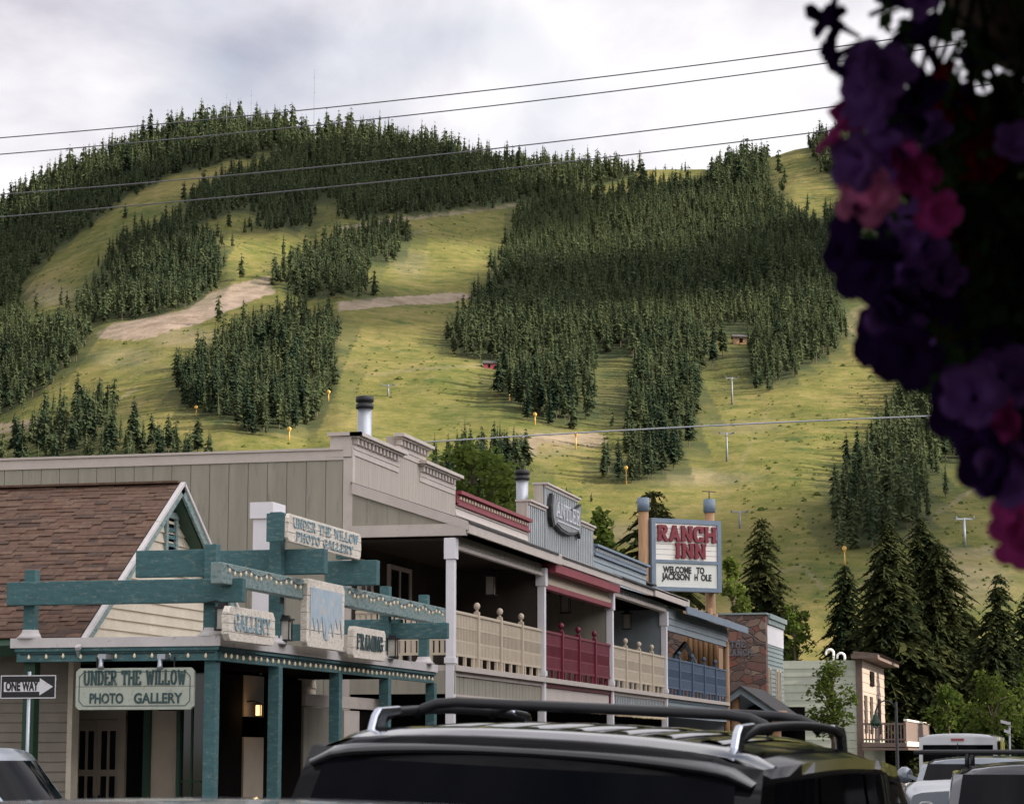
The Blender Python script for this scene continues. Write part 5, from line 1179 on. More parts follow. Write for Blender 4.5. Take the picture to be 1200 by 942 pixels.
        mb = MB(); m0 = side(.93, .12, s); mb.lathe((m0[0] - .05, m0[1] + s * .17, m0[2] + .08), [(.02, -.08), (.09, -.06), (.11, 0), (.09, .05), (.03, .07)], 10, axis='x'); mb.obox((m0[0] - .04, m0[1], m0[2] + .0), (.06, 0, 0), (0, s * .12, .05), (0, 0, .05)); mb.build('mirror', paint, t)
        for x in (-L * .29, L * .31):
            mb = MB(); mb.lathe((x, s * (W / 2 - .12), .36), [(.20, -.11), (.33, -.11), (.36, -.07), (.36, .09), (.33, .125), (.22, .13)] if s > 0 else [(.22, -.13), (.33, -.125), (.36, -.09), (.36, .07), (.33, .11), (.20, .11)], 20, axis='y'); ty = mb.build('wheel', m_tyre, t)
            mb = MB(); mb.lathe((x, s * (W / 2 + .0), .36), [(.235, -.02), (.235, .012), (.20, .02), (.05, .0)] if s > 0 else [(.05, 0), (.20, -.02), (.235, -.012), (.235, .02)], 16, axis='y'); mb.build('rim', m_alloy, t).parent = ty
        mb = MB(); mb.box(-L / 2 - .012, -L / 2 + .10, s * (W / 2 - .34), s * (W / 2 - .12), .78, zb - .08); mb.build('taillight', m_tail, t, bevel=.02)
        mb = MB(); mb.box(L / 2 - .14, L / 2 + .012, s * (W / 2 - .48), s * (W / 2 - .18), .66, .84); mb.build('headlight', m_lens, t, bevel=.02)
    mb = MB(); mb.box(-L / 2 - .05, -L / 2 + .1, -W / 2 + .10, W / 2 - .10, .36, .62); mb.build('rear_bumper', m_rub, t, bevel=.03)
    mb = MB(); mb.box(L / 2 - .1, L / 2 + .05, -W / 2 + .10, W / 2 - .10, .34, .60); mb.build('front_bumper', m_rub, t, bevel=.03)
    t['_s'] = 0; del t['_s']
    return t, side, roofp, wr
# black SUV in the middle of the view
SY, SX, ROLL = 10.90, -1.985, R(2.9)
suv, sd_, rp_, wr = car('black_suv', 'large glossy black SUV with silver tipped roof rails and two black crossbars', 'car', (SX, SY, -.038), R(84.5), m_cblack, L=5.1, W=2.06, zb=1.20, zr=1.80, xb0=-2.50, xt0=-2.12, xt1=.45, xb1=1.35, wt=.60, crown=.055, bow=.045, roll=ROLL, rear_win=(.06, .90))
mb = MB(); g_ = []
for k, (dx, dz, w_) in enumerate(((.20, .012, .99), (.08, .028, .99), (.0, .012, .99), (-.10, -.018, .985), (-.19, -.048, .975), (-.205, -.064, .965), (-.17, -.09, .955), (-.06, -.11, .95))):
    row = []
    for c in np.linspace(-1, 1, 21):
        p = rp_(.04, c * w_); row.append((p[0] + dx - .03 * (1 - c * c) - .0 + .10 * max(0, abs(c) - .86), p[1], p[2] + dz))
    g_.append(row)
mb.grid(g_, flip=True); mb.build('rear_spoiler', mat('gloss_black_spoiler', (.006, .006, .007), .10, .1, 2, coat=1.0), suv, fixn=True)
for c in (-.62, -.40, -.2, .0, .2, .40, .62):
    mb = MB(); rows = []
    for dy, dz in ((-.045, .001), (-.032, .012), (0, .017), (.032, .012), (.045, .001)): rows.append([rp_(u, c) + np.array([0, dy, dz]) for u in np.linspace(.16, .95, 12)])
    mb.grid(rows); mb.build('roof_rib', MATS['gloss_black_spoiler'], suv)
for s in (-1, 1):
    yr_ = .80
    ln = [rp_(u, s * yr_) for u in np.linspace(.10, .80, 10)]; z_ = np.array([0, 0, .078])
    pts = [ln[0] + np.array([-.06, 0, .0]), ln[0] + np.array([-.03, 0, .04])] + [p + z_ for p in ln[1:-1]] + [ln[-1] + np.array([.0, 0, .06]), ln[-1] + np.array([.06, 0, 0])]
    mb = MB(); mb.tube(pts[1:-1], .019, 8); rl = mb.build('roof_rail', m_rub, suv)
    for (a_, b_, c_) in ((ln[0] + np.array([-.10, 0, -.01]), ln[0] + np.array([-.035, 0, .045]), ln[1] + z_ * 1.02), (ln[-1] + np.array([.10, 0, -.01]), ln[-1] + np.array([.03, 0, .045]), ln[-2] + z_ * 1.02)):
        sg_ = 1 if c_[0] > a_[0] else -1; zf = c_[2] - a_[2]; mb = MB(); mb.prism([a_ + np.array([sg_ * x, -.018, z]) for x, z in ((0, -.01), (.05, zf * .82), (.09, zf * 1.12), (.30, zf * 1.22), (.30, zf * .90), (.15, zf * .75), (.10, -.01))], (0, .036, 0)); mb.build('rail_foot', m_chrome, suv, bevel=.012).parent = rl
for u in (.27, .62):
    a_, b_ = rp_(u, -.80), rp_(u, .80); h = .118
    pts = [a_ + np.array([0, 0, .055]), a_ + np.array([0, .03, .085]), a_ + np.array([0, .09, h - .01]), a_ + np.array([0, .18, h])] + [b_ + np.array([0, -.18, h]), b_ + np.array([0, -.09, h - .01]), b_ + np.array([0, -.03, .085]), b_ + np.array([0, 0, .055])]
    mb = MB(); mb.tube(pts, .021, 8); mb.build('crossbar', m_rub, suv)
mb = MB(); p = sd_(0, .07, 1); mb.tube([(-2.63, .02, 1.26), (-2.62, .35, 1.30)], .012, 6); mb.build('rear_wiper', m_rub, suv)
ax_ = thing('unseen_store', 'long dark unseen timber store with a shingled awning, added along the near side of the street', 'building', loc=(6, 24, 0))  # unseen store added so the SUV's side reflects something dark
mb = MB(); lap(mb, 'x', 9, 0, .3, .3, lambda z: (6.5, 44)); mb.box(4.6, 12, 6.5, 110, 0, 10.5); part(mb, 'walls', m_wall, ax_)
mb = MB(); mb.prism([(2.4, 6.3, 3.2), (4.6, 6.3, 3.9), (4.6, 6.3, 3.75), (2.4, 6.3, 3.05)], (0, 38, 0)); part(mb, 'awning', m_roofd, ax_)
for k in range(9):
    mb = MB(); mb.box(4.56, 4.598, 8 + k * 4, 10.4 + k * 4, .8, 2.6); part(mb, 'window', m_glass, ax_)
# two close cars parked in front of the camera, only their roofs show
car('silver_blue_car', 'blurred blue silver car roof closest to the camera below the hanging board', 'car', (-3.25, 4.35, .0), R(0), m_cblue, L=4.5, W=1.8, zb=1.02, zr=1.590, xb0=-2.1, xt0=-1.55, xt1=.35, xb1=1.3, wt=.60, crown=.055, bow=.04)
car('pale_silver_car', 'pale silver car roof just showing under the big black SUV', 'car', (-2.5, 6.75, .0), R(0), m_csil, L=4.3, W=1.75, zb=1.0, zr=1.530, xb0=-1.9, xt0=-1.3, xt1=1.05, xb1=1.7, wt=.60, crown=.055, bow=.04)
# silver wagon crossing on the one way street
p = onY(66, 925, 25.5)
wag, sdw, _, _ = car('silver_wagon', 'silver estate car seen side on by the lap siding under the ONE WAY sign', 'car', (float(p[0]) - 2.42, 25.0, .02), R(180), m_csil, L=4.8, W=1.85, zb=1.18, zr=1.74, xb0=-2.40, xt0=-1.95, xt1=.4, xb1=1.3, wt=.62, crown=.07, bow=.03, rim=m_chrome)
# white van parked far along the lane
p = onD(1136, 884, 52.0)
van, sdv, _, _ = car('white_van', 'tall white van seen from behind, parked before the leafy bushes', 'van', (float(p[0]) - .25, float(p[1]) + 2.6, .05), R(90), m_cwhite, L=5.2, W=1.86, zb=1.15, zr=2.10, xb0=-2.55, xt0=-2.45, xt1=1.2, xb1=2.1, wt=.625, crown=.06, bow=.02, hood=1.1, rear_win=(.30, .80))
mb = MB(); a_ = sdv(0, .93, 1); mb.box(a_[0] - .125, a_[0] - .09, -.14, .14, a_[2] - .03, a_[2] + .02); mb.build('brake_light', m_tail, van)
mb = MB(); mb.box(-2.665, -2.62, -.008, .008, .6, 1.95); mb.build('door_seam', m_rub, van)
# silver crossover facing the camera and a dark car with long bars
p = onD(1135, 884, 29.0)
car('silver_crossover', 'silver crossover facing the camera in front of the white van', 'car', (float(p[0]) + .12, float(p[1]) + 2.3, .02), R(-92), m_csil, L=4.5, W=1.85, zb=1.36, zr=1.62, xb0=-2.2, xt0=-1.7, xt1=.5, xb1=.95, wt=.60, crown=.07, bow=.03, hood=1.40)
p = onD(1222, 884, 18.5)
dk, sdd, rpd, _ = car('dark_car', 'dark blue car with long black roof bars beside the silver crossover', 'car', (float(p[0]), float(p[1]) + 2.3, .0), R(-90), m_cdark, L=4.6, W=1.85, zb=1.12, zr=1.60, xb0=-2.2, xt0=-1.7, xt1=.4, xb1=1.2, wt=.60, crown=.07, bow=.03, hood=1.17)
for u in (.35, .75):
    a_, b_ = rpd(u, -.85), rpd(u, .85)
    mb = MB(); mb.tube([a_ * np.array([1, 1.65, 1]) + np.array([0, 0, .13]), b_ * np.array([1, 1.65, 1]) + np.array([0, 0, .13])], .02, 8)
    cb_ = mb.build('roof_bar', m_rub, dk)
    for q in (a_, b_):
        mb = MB(); mb.tube([q, q + np.array([0, 0, .12])], .022, 6); mb.build('bar_foot', m_rub, dk).parent = cb_

# ------------------------------------------------------------------ trees in town
TRP = {}
def spruce(px, ptop, D, rpx, seed, label, levels=30, crown0=.06):
    top_ = onD(px, ptop, D); H = float(top_[2]); r_ = 1.4 * rpx * D / F
    me = tri_mesh('spruce_tree', *conifer(seed, H, Rd=r_, levels=int(levels * 1.7), per=12, side=5, crown0=crown0, droop=.42, irreg=.22), [m_spruce, m_bark])
    t = thing('spruce_tree', label, 'tree', loc=(float(top_[0]), float(top_[1]), 0)); t.rotation_euler.z = rnd.uniform(0, 6)
    # needles and trunk as two parts
    for nm, mi_, m in (('crown', 0, m_spruce), ('trunk', 1, m_bark)):
        v, tr_, ti, mi = _last[0]; sel = mi == mi_; tt_ = tr_[sel]; ids = np.unique(tt_); mp_ = np.full(len(v), -1); mp_[ids] = np.arange(len(ids))
        mm = tri_mesh(nm, v[ids], mp_[tt_], ti[ids], np.zeros(len(tt_), np.int32), [m]); o = bpy.data.objects.new(nm, mm); COL.objects.link(o); o.parent = t
    bpy.data.meshes.remove(me); return t
_last = [None]; _con = conifer
def conifer(*a, **k): _last[0] = _con(*a, **k); return _last[0]
spruce(893, 605, 156, 52, 901, 'open spruce standing between the stone building and the pale building', 24)
spruce(990, 660, 150, 44, 902, 'narrow spruce behind the two white vents of the pale building', 26)
spruce(1042, 613, 145, 62, 903, 'broad warm tipped spruce, just right of the pink building front', 32)
spruce(1078, 606, 152, 52, 904, 'tall dark spruce, leaning close behind the broad warm tipped spruce', 30)
spruce(1100, 634, 146, 58, 905, 'ragged dark spruce at the right of the dense spruce group', 28)
spruce(1169, 672, 135, 46, 906, 'thin spruce with open branches at the far right', 22)
spruce(766, 574, 104, 88, 907, 'bushy dark conifer behind the motel sign', 22)
spruce(1020, 705, 160, 48, 908, 'lower dark spruce filling the gap behind the pink building', 24)
spruce(1132, 716, 165, 58, 909, 'lower dark spruce between the dense spruce group and the thin spruce', 24)
spruce(1205, 690, 150, 46, 910, 'dark spruce at the right edge behind the flowers', 22)
spruce(1066, 690, 170, 60, 911, 'dark spruce deep behind the broad warm tipped spruce', 24)
def leafy(px, ptop, pbot, D, rpx, seed, label, nclump=26, leaf=.13, n=44, squash=1.0, trunk_r=.10):
    r = random.Random(seed); top_, bot = onD(px, ptop, D), onD(px, pbot, D); cx, cy = float(top_[0]), float(top_[1]); zt2, zb2 = float(top_[2]), max(.3, float(bot[2])); rad = rpx * D / F; V = []; T = []; ti = []; cen = []
    for k in range(nclump):
        u = r.random(); z = zb2 + (zt2 - zb2) * (.06 + .9 * u); w = rad * math.sin(math.pi * min(.97, max(.08, u * .82 + .12))) ** .7; a = r.uniform(0, 6.28); q = w * math.sqrt(r.random()) * .85
        c = np.array([q * math.cos(a), q * math.sin(a), z]); cen.append(c); cr_ = rad * r.uniform(.22, .42); tone = r.uniform(0, .35)
        for j in range(n):
            d = np.array([r.gauss(0, 1), r.gauss(0, 1), r.gauss(0, .85)]); d = d / np.linalg.norm(d) * cr_ * r.uniform(.45, 1.12); p = c + d
            e1 = np.array([r.gauss(0, 1), r.gauss(0, 1), r.gauss(0, .6)]); e1 /= np.linalg.norm(e1); e2 = np.cross(e1, [r.gauss(0, 1), r.gauss(0, 1), r.gauss(0, 1)]); e2 /= np.linalg.norm(e2) + 1e-9
            s_ = leaf * r.uniform(.6, 1.3); i = len(V); V.extend((p - e1 * s_, p + e2 * s_ * .55, p + e1 * s_, p - e2 * s_ * .55)); T.extend(((i, i + 1, i + 2), (i, i + 2, i + 3))); ti.extend((min(1, tone + r.uniform(0, .4)),) * 4)
    t = thing('leafy_tree', label, 'tree', loc=(cx, cy, 0))
    me = tri_mesh('crown', np.array(V, np.float32), np.array(T, np.int32), np.array(ti, np.float32), np.zeros(len(T), np.int32), [m_leaf]); o = bpy.data.objects.new('crown', me); COL.objects.link(o); o.parent = t
    mb = MB(); mb.tube([(0, 0, 0), (.05, 0, zb2), (0, .04, zb2 + (zt2 - zb2) * .5), (0, 0, zt2 - .3)], [trunk_r * 1.3, trunk_r, trunk_r * .6, .02], 8)
    for c in cen[::2]: mb.tube([(0, 0, max(.2, c[2] - rad * .7)), c * .6 + np.array([0, 0, c[2] * .38]), c], [trunk_r * .45, trunk_r * .3, .01], 5)
    mb.build('trunk', m_bark, t); return t
leafy(556, 524, 640, 98, 60, 21, 'bright green leafy tree rising behind the tan false front', 40, .17)
leafy(525, 556, 640, 100, 28, 22, 'small leafy tree beside the bright green one behind the tan false front', 22, .16)
leafy(596, 560, 640, 104, 26, 23, 'leafy tree behind the flue pipe of the shop with the banner sign', 22, .16)
leafy(707, 598, 690, 108, 26, 24, 'pale yellow green tree behind the slate blue parapet', 26, .16)
leafy(858, 655, 740, 118, 22, 25, 'pale yellow green tree just right of the motel sign', 22, .16)
leafy(930, 700, 790, 150, 24, 26, 'pale green tree low beside the open spruce', 22, .17)
leafy(974, 776, 862, 104, 33, 27, 'slender leafy street tree against the pale green wall', 52, .10, 40)
leafy(1110, 806, 880, 112, 24, 28, 'upright bright green bush behind the white van', 24, .13)
leafy(1160, 790, 885, 108, 40, 29, 'broad green bush behind the white van at the right', 40, .13)
leafy(1210, 770, 885, 112, 34, 30, 'green bush at the right edge under the hanging flowers', 26, .13)

# ------------------------------------------------------------------ overhead wires
def wire(label, pts, D0, D1, r=.0095, sag=.0, group='overhead wires'):
    xs_, ys_ = [p[0] for p in pts], [p[1] for p in pts]; line = []
    co = np.polyfit(xs_, ys_, min(2, len(pts) - 1))
    for x in np.linspace(-260, 1460, 36): line.append(tuple(onD(x, np.polyval(co, x), D0 + (D1 - D0) * (x - xs_[0]) / (xs_[-1] - xs_[0]))))
    mb = MB(); mb.tube(line, r, 6); o = mb.build('overhead_wire', MATS.get('weathered_wire') or mat('weathered_wire', (.13, .13, .14), .45, .1, 3), None); return tag(o, label, 'wire', group)
wire('dark wire crossing the sky, topmost of four', [(0, 162), (420, 121.5), (600, 104), (965, 57)], 40, 35)
wire('dark wire crossing the sky, second from the top of four', [(0, 181), (340, 150), (600, 121.5), (985, 72)], 40.4, 35.4)
wire('dark wire crossing the hill crest, third from the top of four', [(0, 228), (300, 203), (600, 172), (985, 124)], 40.8, 35.8)
wire('dark wire crossing the upper forest, lowest of four', [(0, 254), (300, 229), (600, 196), (1000, 150)], 41.2, 36.2)
m_gwire = mat('grey_cable', (.40, .41, .43), .5, .1, 3)
o = wire('pale grey cable passing behind the false fronts above the motel sign', [(380, 527), (492, 517.5), (640, 508.5), (840, 500), (1090, 487)], 66, 60, r=.02, group='cables over the roofs'); o.data.materials[0] = m_gwire

# ------------------------------------------------------------------ things on the hill
m_yel = mat('orange_yellow_paint', (.52, .30, .06), .6, .1, 3); m_steel = mat('dull_steel', (.16, .17, .18), .6, .2, 4)
SG = None
def on_hill(px, py):
    P = hit_hill(px, py)
    while P is None: py += 3; P = hit_hill(px, py)
    return P, np.dot(P - EYE, fw)
def snow_gun(px, py, hpx, label):
    P, d = on_hill(px, py); h = hpx * d / F
    t = thing('snow_gun', label, 'snow gun', 'snow guns on the ski runs', loc=tuple(P))
    mb = MB(); mb.tube([(0, 0, -.5), (0, 0, h * .72)], [.22, .16], 8); mb.build('mast', m_yel, t)
    mb = MB(); mb.lathe((0, -.9, h * .85), [(.50, 0), (.62, .3), (.58, 1.4), (.42, 1.9)], 10, axis='y'); mb.box(-.3, .3, -.3, .3, h * .68, h * .8); mb.build('fan_barrel', m_yel, t)
for px, py, h, lb in ((627, 499, 15, 'orange snow gun at the foot of the big forest left of the tan cutting'), (675, 527, 22, 'orange snow gun on the tan cutting'), (734, 567, 22, 'orange snow gun under the narrow wooded patch'), (597, 470, 17, 'orange snow gun at the left foot of the big forest'), (990, 664, 24, 'orange snow gun right above the narrow spruce tip'), (385, 470, 13, 'orange snow gun at the right edge of the oval wood'), (339, 517, 17, 'orange snow gun below the oval wood'), (230, 488, 12, 'small orange snow gun below the left end of the oval wood'), (590, 573, 14, 'orange snow gun beside the flue pipe tree clump')): snow_gun(px, py, h, lb)
def lift_tower(px, py, hpx, label, m=m_steel):
    P, d = on_hill(px, py); h = hpx * d / F
    t = thing('lift_tower', label, 'lift tower', 'chairlift towers', loc=tuple(P)); t.rotation_euler.z = YAW
    mb = MB(); mb.tube([(0, 0, -1), (0, 0, h)], [.40, .28], 8); mb.build('tower_pole', m, t)
    mb = MB(); mb.box(-2.4, 2.4, -.2, .2, h - .5, h - .1)
    for s in (-1, 1): mb.box(s * 2.4 - .12, s * 2.4 + .12, -1.6, 1.6, h - .2, h + .25)
    mb.build('crossarm', m, t)
for px, py, h, lb in ((858, 474, 32, 'steel lift tower at the wood edge of the wide run'), (852, 541, 34, 'steel lift tower in the middle of the wide run'), (867, 620, 20, 'steel lift tower low on the wide run beside the open spruce'), (602, 522, 10, 'small lift tower on the tan cutting'), (455, 465, 14, 'small lift tower above the tan false front')): lift_tower(px, py, h, lb)
lift_tower(1131, 642, 34, 'pale lift tower by the gravel patch at the right', m_metal)
def hut(px, py, wpx, hpx, label, m, mr):
    P, d = on_hill(px, py); w, h = wpx * d / F / 2, hpx * d / F
    t = thing('hill_hut', label, 'hut', 'huts on the hill', loc=tuple(P)); t.rotation_euler.z = YAW
    mb = MB(); mb.box(-w, w, -w * .6, w * .6, -2, h * .65); mb.build('walls', m, t)
    mb = MB(); mb.prism([(-w * 1.15, -w * .8, h * .6), (w * 1.15, -w * .8, h * .6), (w * 1.15, 0, h), (-w * 1.15, 0, h)], (0, 0, .3)); mb.prism([(-w * 1.15, w * .8, h * .6), (w * 1.15, w * .8, h * .6), (w * 1.15, 0, h + .003), (-w * 1.15, 0, h + .003)], (0, 0, .3)); mb.build('roof', mr, t)
    mb = MB(); mb.box(-w * .3, w * .1, -w * .62, -w * .55, 0, h * .5); mb.build('door', m_dark, t)
hut(869, 403, 20, 10, 'dark hut in the small clearing of the big forest', m_wood, m_roofd)
hut(574, 432, 14, 8, 'red hut at the left edge of the big forest', m_red, m_roofd)
hut(384, 147, 18, 7, 'low hut on the crest between the tree groups', m_slate, m_roofd)
for px, py, top_, lb in ((367.5, 150, 78, 'tall thin radio mast on the crest'), (294, 140, 105, 'short radio mast among the crest trees'), (265, 130, 108, 'thin radio mast at the highest trees')):
    qy = 150
    while hit_hill(px, qy) is None: qy += 4
    P, d = on_hill(px, qy); h = (qy - top_) * d / F
    t = thing('radio_mast', lb, 'mast', loc=tuple(P)); mb = MB(); mb.tube([(0, 0, -1), (0, 0, h)], .16, 5); mb.build('mast_pole', m_steel, t)
    mb = MB()
    for k in range(4): z = h * (.35 + .18 * k); mb.box(-.4, .4, -.05, .05, z, z + .3)
    mb.build('antenna', m_steel, t)

# ------------------------------------------------------------------ hanging flower basket under the boardwalk porch roof
m_plank = mat('porch_planks', (.11, .075, .05), .8, .2, 3, stretch=(1, 6, 1), bump=.2)
pr = thing('boardwalk_porch', 'plank porch over the boardwalk where the flower basket hangs', 'porch', loc=(1.5, 0, 0))
mb = MB()
for k in range(26): mb.box(-3.4, 7, -5 + k * .307, -5 + k * .307 + .30, 3.14, 3.18)
part(mb, 'porch_ceiling', m_plank, pr)
mb = MB(); mb.box(-3.45, 7.05, 2.90, 3.0, 3.02, 3.18); part(mb, 'porch_beam', m_plank, pr)
mb = MB(); mb.box(-3.45, 7.05, -5.05, 3.04, 3.19, 3.25); part(mb, 'porch_roof', m_roofd, pr)
mb = MB(); mb.box(-3.4, 7, -5, 2.6, -.02, .14); part(mb, 'deck', m_plank, pr)
mb = MB(); mb.box(-3.4, 7, -5.3, -5.0, 0, 3.13); mb.box(2.6, 2.9, -4.99, 2.6, .15, 3.13); part(mb, 'shop_wall', m_plank, pr)
fb = ab(.74, 2.75); bx_, by_ = float(fb[0]), float(fb[1]); ZB = 2.74
bk = thing('flower_basket', 'dark hanging basket trailing purple, magenta and red petunias', 'hanging basket', loc=(bx_, by_, ZB))
mb = MB(); mb.lathe((0, 0, -.20), [(.10, 0), (.18, .05), (.24, .14), (.26, .22), (.24, .225), (.05, .20)], 20); mb.build('basket', mat('coconut_liner', (.09, .055, .03), .95, .3, 20, bump=.8), bk)
mb = MB()
for a in (0, 2.1, 4.2): mb.tube([(.25 * math.cos(a), .25 * math.sin(a), .02), (0, 0, .30)], .004, 5)
mb.tube([(0, 0, .30), (0, 0, .41)], .006, 5); mb.build('chain', m_steel, bk)
def petal_mat(name, c, tr=.35):
    m = bpy.data.materials.new(name); m.use_nodes = True; t = m.node_tree; t.nodes.clear(); o = N(t, 'ShaderNodeOutputMaterial'); d = N(t, 'ShaderNodeBsdfDiffuse'); q = N(t, 'ShaderNodeBsdfTranslucent'); ms = N(t, 'ShaderNodeMixShader', Fac=tr)
    tc_ = N(t, 'ShaderNodeTexCoord'); nz = N(t, 'ShaderNodeTexNoise', Scale=60.0, Detail=4.0); t.links.new(tc_.outputs['Object'], nz.inputs['Vector']); r_ = N(t, 'ShaderNodeValToRGB')
    r_.color_ramp.elements[0].color = (*[x * .6 for x in c], 1); r_.color_ramp.elements[1].color = (*[min(1, x * 1.35) for x in c], 1); t.links.new(nz.outputs[0], r_.inputs[0])
    for s_ in (d, q): t.links.new(r_.outputs[0], s_.inputs[0])
    t.links.new(d.outputs[0], ms.inputs[1]); t.links.new(q.outputs[0], ms.inputs[2]); t.links.new(ms.outputs[0], o.inputs[0]); return m
PET = [petal_mat('deep_purple_petal', (.030, .010, .066)), petal_mat('violet_petal', (.20, .09, .34)), petal_mat('magenta_petal', (.50, .06, .28)), petal_mat('pink_petal', (.70, .20, .40)), petal_mat('red_petal', (.16, .005, .012))]
m_pleaf = petal_mat('petunia_leaf', (.026, .05, .016), .5)
def petunia(seed, m):
    r = random.Random(seed); mb = MB(); rows = []
    prof_ = [(.0035, -.065), (.0045, -.045), (.007, -.024), (.012, -.010), (.021, .002), (.031, .007), (.038, -.002)]
    ph = r.uniform(0, 6)
    for k, (rr, h) in enumerate(prof_):
        row = []
        for j in range(26):
            a = 2 * math.pi * j / 25; u = k / 6
            lobe = 1 + (.34 * abs(math.cos(2.5 * a + .3)) ** .5 - .22) * max(0, u - .4) * 1.6; w = .005 * max(0, u - .45) * (math.sin(5 * a + ph) + .7 * math.sin(11 * a + ph * 2))
            row.append((rr * lobe * math.cos(a), rr * lobe * math.sin(a), h + w))
        rows.append(row)
    mb.grid(rows); return mb
FL = {}
def flower(kind, p, d, s=1.0):
    global FL
    k = (kind, rnd.randint(0, 2))
    d = Vector(d).normalized(); rot = d.to_track_quat('Z', 'Y').to_euler()
    if k not in FL: FL[k] = petunia(40 + kind * 5 + k[1], PET[kind]).build('flower', PET[kind], bk); o = FL[k]
    else: o = copy_part(FL[k], bk)
    o.location = p; o.rotation_euler = rot; o.scale = (s, s, s)
LEFT = [(-140, 1060), (0, 985), (60, 982), (130, 1012), (200, 990), (260, 978), (330, 1004), (400, 1022), (440, 1060), (500, 1092), (560, 1132), (620, 1178), (690, 1192), (740, 1230)]
ly_, lx_ = np.array([p[0] for p in LEFT], float), np.array([p[1] for p in LEFT], float)
rtl = np.array([math.cos(YAW), math.sin(YAW), 0]); fwl = np.array([-math.sin(YAW), math.cos(YAW), 0])
def in_basket(px, py, dd): return Vector(onD(px, py, 2.75 + dd)) - bk.location
cam_rel = Vector((0, 0, 1.75)) - bk.location
SPEC = [  # the blooms the photograph shows one by one: px, py, kind, facing (right, toward camera, up), size
 (1015, 230, 3, (-.35, 1, .1), 1.05), (1066, 190, 2, (.6, .8, .3), .9), (975, 160, 2, (-1, .2, .8), .75), (1000, 190, 1, (-.6, .6, -.2), 1.0), (1035, 185, 1, (.2, .9, -.3), .95), (988, 282, 0, (-1, .3, .2), 1.25), (1010, 320, 0, (-.6, .7, -.5), 1.2),
 (1050, 365, 1, (-.2, 1, .2), 1.1), (1030, 395, 0, (-.8, .6, 0), 1.25), (1062, 420, 0, (-.3, .8, -.6), 1.2), (1105, 320, 1, (0, 1, .2), .8), (1082, 290, 1, (-.2, 1, -.2), .85), (1120, 480, 0, (-.7, .7, -.1), 1.2), (1140, 460, 1, (-.2, .9, 0), 1.1), (1180, 440, 1, (0, 1, .1), 1.1), (1168, 490, 2, (.2, 1, -.1), .8),
 (1150, 540, 0, (-.8, .6, -.2), 1.2), (1178, 556, 1, (-.2, 1, -.3), 1.1), (1190, 610, 2, (-.3, 1, -.2), .95), (1198, 640, 2, (0, 1, -.7), .95), (1130, 150, 4, (0, 1, 0), 1.1), (1160, 140, 4, (.3, .9, .2), 1.1), (1150, 190, 4, (0, .9, -.4), 1.1), (1075, 205, 2, (-.3, 1, .3), .8), (1100, 250, 2, (.1, 1, -.4), .8), (1012, 85, 1, (-.8, .6, -.1), 1.1), (1015, 120, 1, (-.6, .8, -.3), 1.05), (1040, 80, 1, (0, 1, .2), 1.0),
 (968, 22, 0, (-1, .2, .5), .8), (975, 70, 0, (-.9, 0, -.6), .7), (1190, 165, 1, (0, 1, 0), .7)]
for px, py, kd, d, s in SPEC:
    flower(kd, in_basket(px, py, (-.12 if kd != 4 else .02) + rnd.uniform(-.05, .03)), rtl * d[0] - fwl * d[1] + np.array([0, 0, d[2]]), s * (.66 if kd == 4 else .84))
kk = 0
while kk < 64:
    py = rnd.uniform(-120, 640); x0 = float(np.interp(py, ly_, lx_)); px = x0 + 34 + abs(rnd.gauss(0, 70)); px = min(px, x0 + 260)
    if px > 1330: continue
    kd = rnd.choices((0, 1, 2, 4), (6, 3, 1.0, 1.4))[0]; a = rnd.uniform(-1.2, 1.2)
    flower(kd, in_basket(px, py, rnd.uniform(-.10, .16)), rtl * math.sin(a - .3) - fwl * math.cos(a) * rnd.uniform(.2, 1) + np.array([0, 0, rnd.uniform(-.9, .6)]), rnd.uniform(.62, .95)); kk += 1
mb = MB()
for k in range(3600):
    py = rnd.uniform(-170, 690); x0 = float(np.interp(py, ly_, lx_)) + 40; px = x0 + (rnd.random() ** .8) * min(330, 1420 - x0); dd = rnd.uniform(-.10, .26)
    if 1066 < px < 1104 and 8 < py < 132 and rnd.random() < .86: continue
    p = np.array(in_basket(px, py, dd)); d = np.array([rnd.gauss(0, 1), rnd.gauss(0, 1), rnd.gauss(-.3, 1)]); d /= np.linalg.norm(d); n_ = np.cross(d, [rnd.gauss(0, 1), rnd.gauss(0, 1), rnd.gauss(0, 1)]); n_ /= np.linalg.norm(n_); l = rnd.uniform(.018, .036)
    mb.poly([p, p + d * l * .5 + n_ * l * .3, p + d * l, p + d * l * .5 - n_ * l * .3])
for k in range(1500):
    py = rnd.uniform(120, 560); px = rnd.uniform(max(1100, float(np.interp(py, ly_, lx_)) + 40), 1420); p = np.array(in_basket(px, py, rnd.uniform(.05, .3))); d = np.array([rnd.gauss(0, 1), rnd.gauss(0, .4), rnd.gauss(-.3, 1)]); d /= np.linalg.norm(d); n_ = np.cross(d, fwl); n_ /= np.linalg.norm(n_) + 1e-9; l = rnd.uniform(.03, .055)
    mb.poly([p, p + d * l * .5 + n_ * l * .35, p + d * l, p + d * l * .5 - n_ * l * .35])
fo_ = mb.build('leaves', m_pleaf, bk); fo_['kind'] = 'stuff'
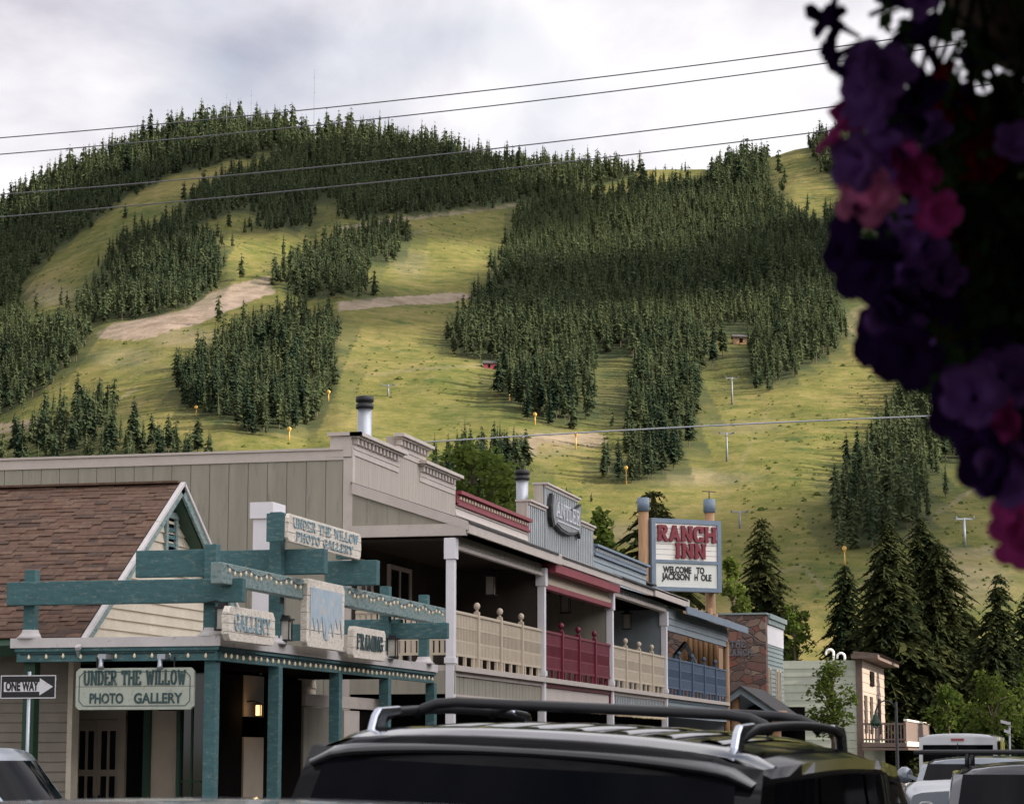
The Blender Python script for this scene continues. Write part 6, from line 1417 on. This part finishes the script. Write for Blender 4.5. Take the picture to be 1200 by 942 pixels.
for k in range(16):
    py0 = rnd.uniform(-150, 0); x0 = rnd.uniform(1090, 1300); mb = MB(); pts = []
    x1_ = max(x0, float(np.interp(py0 + 500, ly_, lx_)) + 40)
    for q in range(7): u = q / 6; pts.append(tuple(in_basket(x0 + (x1_ - x0) * u + 14 * math.sin(q * 1.7 + k), py0 + (rnd.uniform(480, 520) if k % 2 else 300) * u, .05 + .04 * math.sin(q + k))))
    mb.tube(pts, .0035, 5); mb.build('stem', m_pleaf, bk)
# buds hanging out at the upper left
for pts in ([(990, 10), (970, 26), (950, 14), (947, 6)], [(985, 25), (974, 45), (972, 72)], [(1012, 148), (990, 150), (978, 130), (990, 120)]):
    mb = MB(); mb.tube([tuple(in_basket(x, y, -.05)) for x, y in pts], [.006, .007, .009, .005][:len(pts)], 8); mb.build('bud', PET[0] if pts[0][1] < 100 else PET[2], bk)

# ------------------------------------------------------------------ unseen clouds added between the sun and the valley: their shadows lie on the town and on parts of the hill
m_cloud = mat('cloud_white', (.9, .9, .92), 1.0, .02, 1, spec=0)
e1 = Vector((sun_dir.y, -sun_dir.x, 0)).normalized(); e2 = sun_dir.cross(e1).normalized()
def shade_cloud(P, ry, rz_, seed, dist=3600, n=14):
    r = random.Random(seed); bm = bmesh.new(); c0 = Vector(P) + sun_dir * dist
    for k in range(n):
        a, q = r.uniform(0, 6.28), math.sqrt(r.random()) * .72; rr = r.uniform(.28, .5)
        m = Matrix.Translation(e1 * (q * math.cos(a) * ry) + e2 * (q * math.sin(a) * rz_) + sun_dir * r.uniform(-.2, .2) * ry) @ Matrix.Scale(rr * rz_, 4, e2) @ Matrix.Scale(rr * ry, 4, e1) @ Matrix.Scale(rr * min(ry, rz_), 4, sun_dir)
        bmesh.ops.create_icosphere(bm, subdivisions=2, radius=1.0, matrix=m)
    me = bpy.data.meshes.new('shade_cloud'); bm.to_mesh(me); bm.free(); me.materials.append(m_cloud)
    o = bpy.data.objects.new('shade_cloud', me); o.location = c0; COL.objects.link(o); return tag(o, kind='stuff')
shade_cloud((-25, 28, 2), 78, 90, 1, n=26)
P, d = on_hill(850, 330); shade_cloud(P, 260, 70, 2)
P, d = on_hill(110, 275); shade_cloud(P, 330, 105, 3, n=24)
P, d = on_hill(1150, 600); shade_cloud(P, 150, 40, 4)
